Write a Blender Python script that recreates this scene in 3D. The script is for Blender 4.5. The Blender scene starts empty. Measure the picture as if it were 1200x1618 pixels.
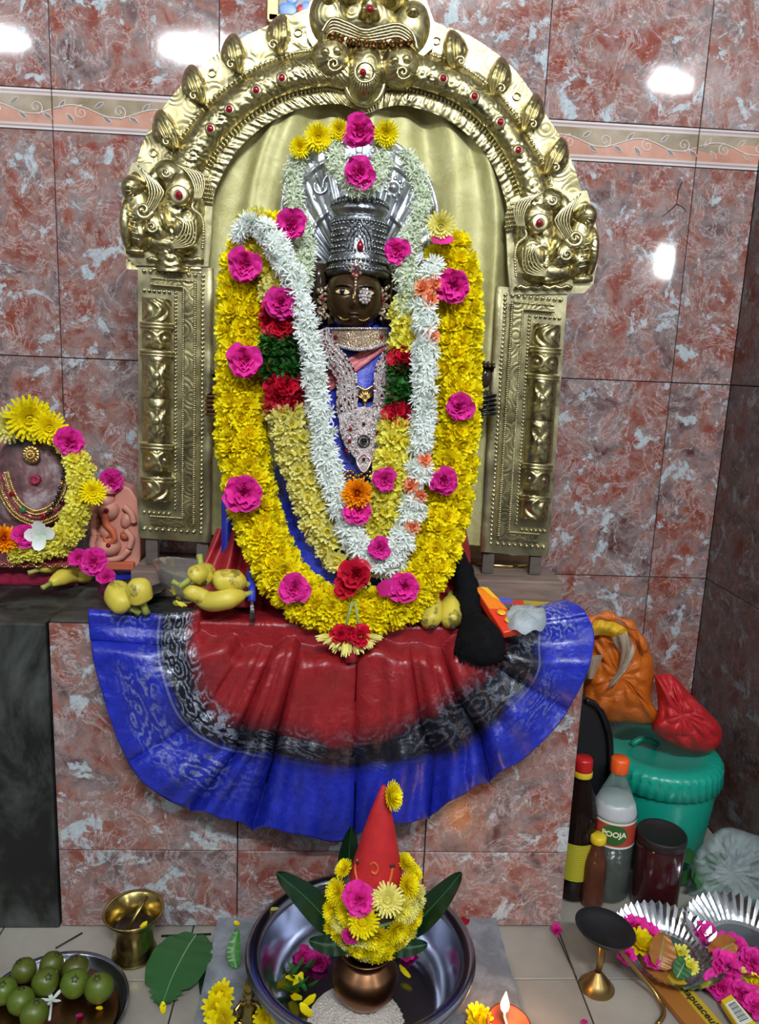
import bpy, bmesh, math, random
from math import sin, cos, pi, sqrt, atan2, exp
from mathutils import Vector, Matrix
random.seed(7)
R_ = random.random
def ru(a, b): return a + (b - a) * R_()
S = bpy.context.scene
COL = S.collection
# ---------------------------------------------------------------- camera
F_PX, YAW, PITCH, ROLL, CD, CH = 1203.3, .057, .1922, -.0416, 1.5204, .91
_F = Vector((sin(YAW) * cos(PITCH), cos(YAW) * cos(PITCH), -sin(PITCH)))
_R0 = Vector((cos(YAW), -sin(YAW), 0)); _D0 = _F.cross(_R0)
_R = cos(ROLL) * _R0 + sin(ROLL) * _D0; _D = -sin(ROLL) * _R0 + cos(ROLL) * _D0
CAM = Vector((0, -CD, CH))
cam = bpy.data.cameras.new('camera'); camo = bpy.data.objects.new('camera', cam); COL.objects.link(camo)
cam.sensor_fit = 'VERTICAL'; cam.sensor_height = 36; cam.lens = 36 * F_PX / 1618; cam.clip_start = .02
camo.matrix_world = Matrix(((_R.x, -_D.x, -_F.x, CAM.x), (_R.y, -_D.y, -_F.y, CAM.y), (_R.z, -_D.z, -_F.z, CAM.z), (0, 0, 0, 1)))
S.camera = camo
def at(px, py, Y):            # point of the plane y = Y seen at a pixel of the photograph
    v = _F + _R * ((px - 600) / F_PX) + _D * ((py - 809) / F_PX); return CAM + v * ((Y - CAM.y) / v.y)
def az(px, py, Z):            # the same for the level z = Z
    v = _F + _R * ((px - 600) / F_PX) + _D * ((py - 809) / F_PX); return CAM + v * ((Z - CAM.z) / v.z)
def pxm(Y): return (Y + CD) / F_PX
# ---------------------------------------------------------------- world, lights, exposure
S.view_settings.view_transform = 'Standard'; S.view_settings.look = 'None'
S.view_settings.gamma = 1; S.view_settings.use_curve_mapping = False
S.view_settings.exposure = 0.22
W = bpy.data.worlds.new('world'); S.world = W; W.use_nodes = True
W.node_tree.nodes['Background'].inputs[0].default_value = (.8, .87, 1, 1)
W.node_tree.nodes['Background'].inputs[1].default_value = .28
def area(name, loc, rot, sx, sy, power, col):
    l = bpy.data.lights.new(name, 'AREA'); l.shape = 'RECTANGLE'; l.size = sx; l.size_y = sy; l.energy = power; l.color = col
    o = bpy.data.objects.new(name, l); COL.objects.link(o); o.location = loc; o.rotation_euler = rot; return o
COOL = (.90, .96, 1)
TUBES = [(-1.95, -2.6, 2.37, .75, 14), (-.74, -2.6, 2.37, .30, 7), (0.25, -2.62, 2.37, .7, 62), (1.83, -2.6, 2.36, .60, 13)]  # the middle tube is an added fill; the arch hides its reflection
for i, (x, y, z, w, pw) in enumerate(TUBES):
    area('tube_light', (x, y + .03, z), (math.radians(88), 0, 0), w, .045, pw, COOL)
area('bulb_light', (1.7, -2.6, 1.5), (math.radians(90), 0, 0), .1, .1, 4.0, COOL)
# ---------------------------------------------------------------- materials
class N:
    def __init__(s, name):
        s.m = bpy.data.materials.new(name); s.m.use_nodes = True; s.t = s.m.node_tree
        s.b = s.t.nodes['Principled BSDF']
    def n(s, typ, **kw):
        nd = s.t.nodes.new('ShaderNode' + typ)
        for k, v in kw.items():
            if k.startswith('i_'):
                k = k[2:]; key = int(k) if k.isdigit() else k
                if isinstance(v, bpy.types.NodeSocket): s.t.links.new(v, nd.inputs[key])
                else: nd.inputs[key].default_value = v
            else: setattr(nd, k, v)
        return nd
    def l(s, a, b): s.t.links.new(a, b)
    def ramp(s, fac, stops, interp='LINEAR'):
        r = s.n('ValToRGB'); r.color_ramp.interpolation = interp; e = r.color_ramp.elements
        while len(e) < len(stops): e.new(.5)
        for el, (p, c) in zip(e, stops):
            el.position = p; el.color = (c, c, c, 1) if isinstance(c, (int, float)) else (*c, 1)
        s.l(fac, r.inputs[0]); return r.outputs[0]
    def mix(s, fac, a, b, blend='MIX'):
        m = s.n('Mix', data_type='RGBA', blend_type=blend)
        for sock, v in ((m.inputs[0], fac), (m.inputs[6], a), (m.inputs[7], b)):
            if isinstance(v, bpy.types.NodeSocket): s.l(v, sock)
            elif isinstance(v, (int, float)): sock.default_value = v if sock == m.inputs[0] else (v, v, v, 1)
            else: sock.default_value = (*v, 1)
        return m.outputs[2]
    def math(s, op, a, b=0, clamp=False):
        m = s.n('Math', operation=op, use_clamp=clamp)
        for i, v in enumerate((a, b)):
            if isinstance(v, bpy.types.NodeSocket): s.l(v, m.inputs[i])
            else: m.inputs[i].default_value = v
        return m.outputs[0]
    def noise(s, vec, scale, detail=4, rough=.55, dist=0):
        nd = s.n('TexNoise'); nd.inputs['Scale'].default_value = scale; nd.inputs['Detail'].default_value = detail
        nd.inputs['Roughness'].default_value = rough; nd.inputs['Distortion'].default_value = dist
        if vec: s.l(vec, nd.inputs['Vector'])
        return nd.outputs[0]
    def vor(s, vec, scale, feat='F1'):
        nd = s.n('TexVoronoi', feature=feat); nd.inputs['Scale'].default_value = scale
        if vec: s.l(vec, nd.inputs['Vector'])
        return nd.outputs[0]
    def bump(s, h, strength=.3, dist=.002):
        b = s.n('Bump'); b.inputs['Strength'].default_value = strength; b.inputs['Distance'].default_value = dist
        s.l(h, b.inputs['Height']); s.l(b.outputs[0], s.b.inputs['Normal'])
    def set(s, col=None, rough=None, metal=None, **kw):
        if col is not None:
            if isinstance(col, bpy.types.NodeSocket): s.l(col, s.b.inputs['Base Color'])
            else: s.b.inputs['Base Color'].default_value = (*col, 1)
        if rough is not None:
            if isinstance(rough, bpy.types.NodeSocket): s.l(rough, s.b.inputs['Roughness'])
            else: s.b.inputs['Roughness'].default_value = rough
        if metal is not None: s.b.inputs['Metallic'].default_value = metal
        for k, v in kw.items(): s.b.inputs[k.replace('_', ' ')].default_value = v
        return s.m
    def obj(s): return s.n('TexCoord').outputs['Object']
    def uv(s): return s.n('TexCoord').outputs['UV']
    def rnd(s): return s.n('ObjectInfo').outputs['Random']
def shifted(q, amt):            # object coordinates, moved by the object's own random number
    vm = q.n('VectorMath', operation='ADD'); q.l(q.obj(), vm.inputs[0])
    c = q.n('CombineXYZ'); r = q.math('MULTIPLY', q.rnd(), amt)
    for i in range(3): q.l(r, c.inputs[i])
    q.l(c.outputs[0], vm.inputs[1]); return vm.outputs[0]
def marble(name, dark=1.0, rough=.07):
    q = N(name); v = shifted(q, 7)
    a = q.noise(v, 13, 9, .66, .7)
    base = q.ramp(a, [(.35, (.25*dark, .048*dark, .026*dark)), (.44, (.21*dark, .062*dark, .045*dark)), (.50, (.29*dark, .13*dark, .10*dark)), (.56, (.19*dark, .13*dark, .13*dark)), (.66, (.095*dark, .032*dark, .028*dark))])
    v2 = q.n('VectorMath', operation='ADD', i_0=v, i_1=(3.1, 5.2, 1.7)).outputs[0]
    g = q.ramp(q.noise(v2, 22, 8, .7, .6), [(.42, 0), (.62, 1)])
    base = q.mix(q.math('MULTIPLY', g, .5), base, (.33*dark, .29*dark, .29*dark))
    pt = q.ramp(q.noise(v2, 21, 8, .68, .5), [(.565, 0), (.61, 1)])
    base = q.mix(q.math('MULTIPLY', pt, .9), base, (.43*dark, .50*dark, .54*dark))
    n3 = q.noise(v, 15, 9, .7, .8); rid = q.math('ABSOLUTE', q.math('SUBTRACT', n3, .5))
    vein = q.ramp(rid, [(.0, 1), (.018, 0)])
    base = q.mix(q.math('MULTIPLY', vein, .6), base, (.56*dark, .48*dark, .47*dark))
    n4 = q.noise(v2, 17, 9, .7, .9); rid2 = q.math('ABSOLUTE', q.math('SUBTRACT', n4, .47))
    base = q.mix(q.math('MULTIPLY', q.ramp(rid2, [(0, 1), (.014, 0)]), .5), base, (.07*dark, .03*dark, .03*dark))
    sp = q.noise(v, 120, 3, .7); base = q.mix(.35, base, q.ramp(sp, [(.3, .35), (.7, .75)]), 'OVERLAY')
    q.bump(q.noise(v, 5, 2), .10, .01)
    return q.set(base, rough)
M = {}
M['marble'] = marble('marble')
M['marble_worn'] = marble('worn_marble', 1.05, .28)
M['marble_shaded'] = marble('marble_side', .42, .3)  # same marble with the shade of side faces put into its colour
def simple(name, col, rough=.5, metal=0, var=0, nscale=0, nbump=0, **kw):
    q = N(name); c = col
    if var:
        h = q.n('HueSaturation'); h.inputs['Color'].default_value = (*col, 1)
        q.l(q.math('ADD', q.math('MULTIPLY', q.rnd(), var), 1 - var / 2), h.inputs['Value'])
        q.l(q.math('ADD', q.math('MULTIPLY', q.rnd(), var * .08), .5 - var * .04), h.inputs['Hue']); c = h.outputs[0]
    if nbump: q.bump(q.noise(q.obj(), nscale, 4), nbump, .003)
    return q.set(c, rough, metal, **kw)
def brass(name, col, rough=.27, eng=1.0):
    q = N(name); v = q.obj()
    vd = q.n('TexVoronoi', i_Scale=34.0); q.l(v, vd.inputs['Vector']); wv = q.math('ADD', q.math('MULTIPLY', q.math('SINE', q.math('ADD', q.math('MULTIPLY', vd.outputs[0], 30), q.math('MULTIPLY', q.noise(v, 30, 2), 5))), .5), .5)
    h = q.math('ADD', q.math('MULTIPLY', wv, .6 * eng), q.math('MULTIPLY', q.noise(v, 45, 2), .5))
    q.bump(h, .28, .0015)
    t = q.ramp(q.noise(v, 14, 5, .6), [(.35, tuple(c * .72 for c in col)), (.6, col)])
    cav = q.ramp(wv, [(0, .45), (.45, 1)])  # shade in the engraved hollows, put into the colour
    t = q.mix(.55 * eng, t, q.mix(1, t, cav, 'MULTIPLY'))
    return q.set(t, q.ramp(q.noise(v, 30, 3), [(.3, rough * .75), (.7, rough * 1.35)]), 1)
M['brass'] = brass('embossed_brass', (.60, .52, .27), .33)
M['brass_plain'] = brass('beaten_brass', (.68, .61, .36), .33, .15)
M['brass_bright'] = simple('polished_brass', (.42, .32, .11), .22, 1, nscale=30, nbump=.1)
M['brass_dull'] = simple('dull_brass', (.40, .27, .10), .35, 1, nscale=60, nbump=.1)
M['copper'] = simple('copper', (.27, .13, .065), .30, 1, nscale=18, nbump=.15)
M['steel'] = simple('steel', (.36, .38, .46), .20, 1, nscale=6, nbump=.05)
M['foil'] = simple('foil', (.68, .70, .74), .18, 1, nscale=40, nbump=.3)
def silver(name, c1, c2, sc, rough=.25, bmp=.2):
    q = N(name); v = q.obj()
    h = q.math('ADD', q.vor(v, sc), q.math('MULTIPLY', q.noise(v, 40, 4), .8)); q.bump(h, bmp, .002)
    return q.set(q.ramp(q.noise(v, 50, 4), [(.3, c1), (.65, c2)]), rough, 1)
M['silver_hood'] = silver('silver_hood', (.50, .53, .58), (.80, .83, .90), 60, .28, .12)
M['silver_dark'] = silver('silver_crown', (.13, .135, .145), (.27, .28, .30), 190, .34, .35)
M['stone_black'] = simple('oiled_black_stone', (.035, .022, .014), .16, 0, nscale=40, nbump=.15)
M['stone_face'] = simple('face_bronze', (.075, .042, .02), .22, .55, nscale=30, nbump=.06)
M['gold'] = simple('gold', (.72, .48, .18), .28, 1, nscale=160, nbump=.5)
M['black'] = simple('black_plastic', (.008, .008, .01), .45)
M['black_gloss'] = simple('black_gloss', (.006, .006, .008), .18)
M['eye_white'] = simple('eye_gold_white', (.75, .58, .30), .35)
M['gem_red'] = simple('red_gem', (.22, .002, .012), .08)
M['gem_dark'] = simple('dark_gem', (.03, .004, .008), .1)
M['gem_green'] = simple('green_gem', (.01, .16, .05), .1)
def glitter(name, col, m):
    q = N(name); v = q.obj(); q.bump(q.vor(v, 420), 1, .002)
    return q.set(q.ramp(q.vor(v, 500), [(.2, col), (.62, tuple(c * .5 for c in col))]), .16, m)
M['stones'] = glitter('pink_white_stones', (.97, .86, .85), .25)
M['stones_gold'] = glitter('gold_stones', (.88, .66, .46), .6)
M['jewel_pink'] = simple('stone_pink', (.78, .52, .52), .15, .3)
def wood(name, c1, c2):
    q = N(name); mp = q.n('Mapping', i_Scale=(3, 30, 30)); q.l(q.obj(), mp.inputs[0])
    n = q.noise(mp.outputs[0], 3, 5, .6, .4); q.bump(n, .3, .002)
    return q.set(q.ramp(n, [(.3, c1), (.7, c2)]), .7)
M['wood'] = wood('worn_wood', (.11, .075, .06), (.26, .18, .145))
M['wood_dark'] = wood('dark_wood', (.06, .045, .038), (.12, .09, .075))
def granite(name, c1, c2, rough, sc=3):
    q = N(name); mp = q.n('Mapping', i_Scale=(2.2, 2.2, 1)); q.l(q.obj(), mp.inputs[0])
    n = q.noise(mp.outputs[0], sc, 9, .68, .5); q.bump(q.noise(mp.outputs[0], 40, 4), .2, .002)
    return q.set(q.ramp(n, [(.42, c1), (.66, c2)]), rough)
M['granite'] = granite('black_granite', (.006, .007, .006), (.075, .082, .075), .5, 5)
M['slab'] = granite('grey_stone', (.15, .165, .19), (.30, .32, .36), .4, 9)
def tilefloor():
    q = N('cream_floor_tile'); v = shifted(q, 5); n = q.noise(v, 6, 7, .6)
    c = q.ramp(n, [(.3, (.24, .215, .185)), (.7, (.36, .33, .285))])
    st = q.ramp(q.noise(v, 15, 8, .7), [(.62, 0), (.72, 1)])
    return q.set(q.mix(q.math('MULTIPLY', st, .35), c, (.16, .17, .15)), .3)
M['floor_tile'] = tilefloor()
M['grout'] = simple('dark_grout', (.05, .04, .038), .8)
M['plaster'] = simple('white_plaster', (.42, .42, .41), .8)
M['clay'] = simple('pink_painted_clay', (.62, .27, .20), .5, nscale=30, nbump=.4)
M['clay_orange'] = simple('orange_clay', (.52, .12, .05), .5)
M['clay_dark'] = simple('dark_red_clay', (.16, .022, .012), .5)
M['kumkum'] = simple('dark_red_powder', (.10, .008, .01), .7)
M['rice'] = simple('rice', (.58, .52, .46), .7)
M['stone_ash'] = None
q = N('ash_smeared_stone'); v = q.obj(); n = q.noise(v, 14, 8, .7, .5)
c = q.ramp(n, [(.36, (.04, .028, .03)), (.5, (.15, .06, .065)), (.62, (.36, .30, .31))]); q.bump(q.noise(v, 60, 5), .5, .003); M['stone_ash'] = q.set(c, .55)
def border():
    q = N('border_print'); sp = q.n('SeparateXYZ'); q.l(q.obj(), sp.inputs[0]); X, Z = sp.outputs[0], sp.outputs[2]
    wv = q.math('ADD', q.math('MULTIPLY', q.math('SINE', q.math('MULTIPLY', X, 2 * pi / .15)), .009), .001)
    up = q.math('GREATER_THAN', Z, wv); n = q.noise(shifted(q, 4), 20, 5)
    olive = q.ramp(n, [(.3, (.20, .15, .085)), (.7, (.42, .34, .25))]); pink = q.ramp(n, [(.3, (.44, .20, .14)), (.7, (.58, .33, .25))])
    c = q.mix(up, pink, olive)
    az_ = q.math('ABSOLUTE', Z); c = q.mix(q.math('GREATER_THAN', az_, .0235), c, (.55, .46, .45))
    c = q.mix(q.math('GREATER_THAN', az_, .0275), c, (.36, .25, .24)); c = q.mix(q.math('GREATER_THAN', az_, .0305), c, (.62, .56, .56))
    return q.set(c, .15)
M['border'] = border()
M['line_white'] = simple('glazed_white_line', (.72, .62, .60), .3)
M['leaf_print'] = simple('glazed_grey_leaf', (.16, .14, .11), .3)
def cloth(name, c1, c2, rough, sc=40, bump=.4, metal=0, sheen=0):
    q = N(name); v = q.obj(); n = q.noise(v, sc, 7, .7, .5); q.bump(n, bump, .004)
    return q.set(q.ramp(n, [(.35, c1), (.65, c2)]), rough, metal, Sheen_Weight=sheen)
M['curtain'] = cloth('olive_gold_satin', (.38, .345, .125), (.55, .51, .25), .5, 26, .35, .25)
M['blue'] = cloth('blue_silk', (.012, .020, .36), (.03, .05, .55), .36, 30, .6, 0)
M['blue_sheen'] = cloth('blue_zari', (.03, .06, .50), (.22, .33, .70), .3, 60, .8, .3)
M['red'] = cloth('red_silk', (.28, .008, .012), (.42, .02, .03), .36, 30, .5)
M['pallu'] = cloth('pink_red_zari', (.48, .07, .09), (.70, .26, .27), .33, 60, .7, .3)
M['maroon'] = cloth('maroon_silk', (.16, .004, .02), (.30, .01, .05), .45, 30, .5)
M['purple'] = simple('purple_ribbon', (.12, .02, .16), .6)
M['blackfab'] = cloth('black_thread', (.002, .002, .003), (.006, .006, .007), .8, 90, .8); M['blackfab'].node_tree.nodes['Principled BSDF'].inputs['Specular IOR Level'].default_value = .12
M['cone'] = cloth('red_cotton', (.44, .008, .012), (.55, .015, .018), .65, 60, .2)
M['orange_thread'] = simple('orange_applique', (.62, .12, .02), .6)
def saree():
    q = N('saree_silk'); uv = q.n('SeparateXYZ'); q.l(q.uv(), uv.inputs[0]); U, V = uv.outputs[0], uv.outputs[1]
    v = q.obj()
    vn = q.math('ADD', V, q.math('MULTIPLY', q.math('SUBTRACT', q.noise(v, 26, 4), .5), .10))
    n = q.noise(v, 60, 6, .7)
    red = q.ramp(n, [(.3, (.22, .008, .012)), (.7, (.32, .018, .024))]); blu = q.ramp(n, [(.3, (.006, .012, .25)), (.7, (.016, .030, .44))])
    c = q.mix(q.ramp(vn, [(.42, 0), (.52, 1)]), red, (.006, .006, .012))
    c = q.mix(q.ramp(vn, [(.65, 0), (.73, 1)]), c, blu)
    # zari: printed silver figures along the black band and in the side borders
    band = q.math('MULTIPLY', q.ramp(V, [(.44, 0), (.48, 1)]), q.ramp(V, [(.62, 1), (.68, 0)]))
    side = q.ramp(U, [(0, 1), (.30, 1), (.38, .05), (.72, .05), (.82, .9), (1, 1)])
    bord = q.math('MULTIPLY', q.math('MULTIPLY', q.ramp(V, [(.70, 0), (.76, 1)]), q.ramp(V, [(.88, 1), (.93, 0)])), side)
    mp = q.n('Mapping', i_Scale=(16, 9, 1)); q.l(q.uv(), mp.inputs[0])
    vd = q.n('TexVoronoi', i_Scale=1.5); q.l(mp.outputs[0], vd.inputs['Vector']); wvo = q.math('ADD', q.math('MULTIPLY', q.math('SINE', q.math('ADD', q.math('MULTIPLY', vd.outputs[0], 22), q.math('MULTIPLY', q.noise(mp.outputs[0], 5, 3), 9))), .5), .5)
    fig = q.math('MULTIPLY', q.ramp(wvo, [(.5, 0), (.75, 1)]), q.ramp(q.noise(v, 240, 3), [(.40, .25), (.55, 1)]))
    blot = q.ramp(q.noise(v, 11, 3), [(.40, 0), (.56, 1)])
    ms = q.math('MULTIPLY', q.math('MULTIPLY', fig, blot), q.math('ADD', q.math('MULTIPLY', band, q.math('ADD', q.math('MULTIPLY', side, .85), .12)), q.math('MULTIPLY', bord, .55)), True)
    edge = q.math('MULTIPLY', q.ramp(q.math('ABSOLUTE', q.math('SUBTRACT', V, .685)), [(.004, 1), (.007, 0)]), side)
    ms = q.math('MAXIMUM', ms, q.math('MULTIPLY', edge, .25))
    c = q.mix(ms, c, (.42, .47, .60)); q.l(q.math('MULTIPLY', ms, .6), q.b.inputs['Metallic'])
    q.bump(q.math('ADD', q.noise(v, 34, 6, .72, .8), q.math('MULTIPLY', q.vor(v, 90, 'DISTANCE_TO_EDGE'), .5)), .55, .004)
    return q.set(c, .31, Coat_Weight=.25, Coat_Roughness=.25)
M['saree'] = saree()
def petalmat(name, c_base, c_tip, var=.25, rough=.6):
    q = N(name); uv = q.n('SeparateXYZ'); q.l(q.uv(), uv.inputs[0])
    c = q.ramp(uv.outputs[1], [(0, c_base), (.85, c_tip)])
    h = q.n('HueSaturation'); q.l(c, h.inputs['Color'])
    isl = q.n('NewGeometry').outputs['Random Per Island']
    val = q.math('ADD', q.math('ADD', q.math('MULTIPLY', q.rnd(), var * .6), q.math('MULTIPLY', isl, var)), 1 - var * .8)
    q.l(val, h.inputs['Value']); q.set(h.outputs[0], rough, Specular_IOR_Level=.3)
    tr = q.n('BsdfTranslucent'); q.l(h.outputs[0], tr.inputs[0])
    mx = q.n('MixShader', i_0=.25); q.l(q.b.outputs[0], mx.inputs[1]); q.l(tr.outputs[0], mx.inputs[2])
    q.l(mx.outputs[0], q.t.nodes['Material Output'].inputs[0]); return q.m
M['yellow'] = petalmat('yellow_petal', (.80, .56, .001), (.95, .82, .003))
M['lemon'] = petalmat('lemon_petal', (.80, .66, .02), (.92, .86, .14), .3)
M['pale'] = petalmat('pale_yellow_petal', (.74, .64, .06), (.86, .80, .26), .3)
M['white'] = petalmat('white_petal', (.62, .72, .58), (.95, .97, .97), .12)
M['tube'] = petalmat('tuberose_bud', (.45, .56, .30), (.84, .88, .76), .2)
M['pink'] = petalmat('pink_petal', (.50, .006, .12), (.78, .03, .36), .3)
M['red_rose'] = petalmat('red_petal', (.25, .002, .006), (.62, .01, .04), .35, .4)
M['orange'] = petalmat('orange_petal', (.75, .20, .001), (.95, .38, .002), .3)
M['coral'] = petalmat('coral_petal', (.75, .16, .05), (.90, .36, .18), .3)
M['tulsi'] = petalmat('green_leaf_sprig', (.008, .05, .008), (.035, .17, .02), .6, .5)
M['leaf'] = simple('leaf_green', (.028, .115, .035), .4, var=.3, nscale=40, nbump=.3)
M['leaf_dark'] = simple('mango_leaf', (.004, .024, .008), .35, var=.3, nscale=40, nbump=.2)
M['leaf_vivid'] = simple('leaf_bright', (.05, .19, .03), .4)  # brighter green of the leaf propped at the basin
M['stem'] = simple('green_stem', (.20, .36, .16), .5)
def banana_m():
    q = N('banana_skin'); v = shifted(q, 3); n = q.noise(v, 22, 6, .65)
    c = q.ramp(q.noise(v, 9, 3), [(.3, (.48, .40, .05)), (.7, (.66, .52, .06))])
    sp = q.ramp(n, [(.57, 0), (.63, 1)]); return q.set(q.mix(q.math('MULTIPLY', sp, .75), c, (.05, .03, .012)), .45)
M['banana'] = banana_m()
M['banana_tip'] = simple('banana_tip', (.035, .022, .012), .7)
M['banana_stem'] = simple('banana_stem', (.30, .33, .06), .6)
M['guava'] = simple('green_guava', (.085, .11, .010), .4, var=.7, nscale=60, nbump=.2)
def glassy(name, col, rough=.05, tr=.9, alpha=1.0):
    q = N(name); q.set(col, rough, Transmission_Weight=tr, IOR=1.3)
    q.b.inputs['Alpha'].default_value = alpha; return q.m
M['glass'] = glassy('clear_plastic', (.85, .9, .9), .08, .9, .45)
M['bottle_dark'] = glassy('dark_oil_bottle', (.012, .006, .005), .08, .15)
M['bottle_clear'] = glassy('clear_bottle', (.6, .8, .74), .06, .85, .55)
M['oil'] = simple('dark_oil', (.02, .012, .01), .1)
M['oil_pink'] = glassy('amber_bottle', (.16, .055, .03), .1, .5)
M['milky'] = simple('milky_plastic', (.42, .44, .46), .3)
M['cap_red'] = simple('cap_red', (.45, .01, .012), .35)
M['cap_orange'] = simple('cap_orange', (.75, .10, .015), .35)
M['cap_yellow'] = simple('cap_yellow', (.65, .46, .02), .35)
def wraplabel():
    q = N('yellow_wrapped_label'); v = q.obj(); w = q.n('TexWave', i_Scale=90.0, i_Distortion=3.0); w.bands_direction = 'Z'; q.l(v, w.inputs['Vector'])
    return q.set(q.ramp(w.outputs[0], [(.1, (.22, .20, .02)), (.5, (.50, .46, .03))]), .4)
M['label_yellow'] = wraplabel()
M['label_red'] = simple('label_red', (.42, .05, .03), .4)
M['label_green'] = simple('label_green', (.02, .10, .02), .4)
M['label_white'] = simple('label_white', (.65, .68, .62), .4)
M['print_cream'] = simple('print_cream', (.75, .74, .5), .4)
M['jar'] = simple('maroon_jar', (.035, .006, .008), .12)
M['jar_lid'] = simple('dark_jar_lid', (.010, .006, .006), .55)
M['teal'] = simple('teal_plastic', (.005, .27, .19), .32, nscale=5, nbump=.05)
def bagm(name, col, alpha, rough=.25):
    q = N(name); v = q.obj(); q.bump(q.noise(v, 22, 6, .7, 1.2), .8, .008)
    q.set(col, rough, Transmission_Weight=.2); q.b.inputs['Alpha'].default_value = alpha; return q.m
M['bag_orange'] = bagm('orange_plastic', (.62, .14, .01), 1)
M['bag_yellow'] = bagm('yellow_plastic', (.72, .42, .01), 1)
M['bag_red'] = bagm('red_plastic', (.55, .018, .025), 1, .35)
M['bag_clear'] = bagm('clear_polythene', (.55, .66, .68), .38, .2)
M['bag_grey'] = bagm('grey_polythene', (.36, .27, .20), 1, .2)
M['box_orange'] = simple('box_orange', (.80, .20, .01), .35)
M['box_yellow'] = simple('box_yellow', (.80, .45, .02), .35)
M['box_red'] = simple('box_red', (.70, .04, .012), .35)
M['box_brown'] = simple('box_brown', (.34, .13, .025), .35)
M['box_gold'] = simple('box_gold', (.50, .34, .02), .35)
M['black_print'] = simple('black_print', (.02, .02, .02), .5)
M['paper_blue'] = simple('blue_paper', (.08, .11, .6), .5)
M['foil_grey'] = bagm('crumpled_foil', (.45, .50, .53), 1, .25)
q = N('flame'); e = q.n('Emission', i_0=(1, .62, .22, 1), i_1=10.0); q.l(e.outputs[0], q.t.nodes['Material Output'].inputs[0]); M['flame'] = q.m
q = N('lit_tube'); e = q.n('Emission', i_0=(.9, .96, 1, 1), i_1=14.0); q.l(e.outputs[0], q.t.nodes['Material Output'].inputs[0]); M['lit'] = q.m
M['picture'] = cloth('painted_print', (.30, .18, .10), (.20, .28, .42), .4, 30, .0)
M['pic_blue'] = simple('painted_blue', (.16, .30, .62), .35)
M['pic_red'] = simple('painted_red', (.45, .02, .03), .35)
# ---------------------------------------------------------------- mesh tools
def I3(): return Matrix.Identity(3)
def basis(n, up=Vector((0, 0, 1)), spin=0):       # columns x, y, z with z along n
    z = n.normalized(); x = up.cross(z)
    if x.length < 1e-4: x = Vector((1, 0, 0))
    x.normalize(); y = z.cross(x)
    m = Matrix((x, y, z)).transposed()
    return m @ Matrix.Rotation(spin, 3, 'Z') if spin else m
def cr(pts, n):               # Catmull-Rom through any tuples or vectors
    P = [tuple(p) for p in pts]; P = [P[0]] + P + [P[-1]]; out = []; m = len(P) - 3
    for i in range(n):
        t = i / (n - 1) * m; k = min(int(t), m - 1); f = t - k
        a, b, c, d = P[k:k + 4]
        out.append(tuple(.5 * (2 * b[j] + (c[j] - a[j]) * f + (2 * a[j] - 5 * b[j] + 4 * c[j] - d[j]) * f * f + (3 * b[j] - a[j] - 3 * c[j] + d[j]) * f ** 3) for j in range(len(a))))
    return out
def V3(ps): return [Vector(p) for p in ps]
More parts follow.
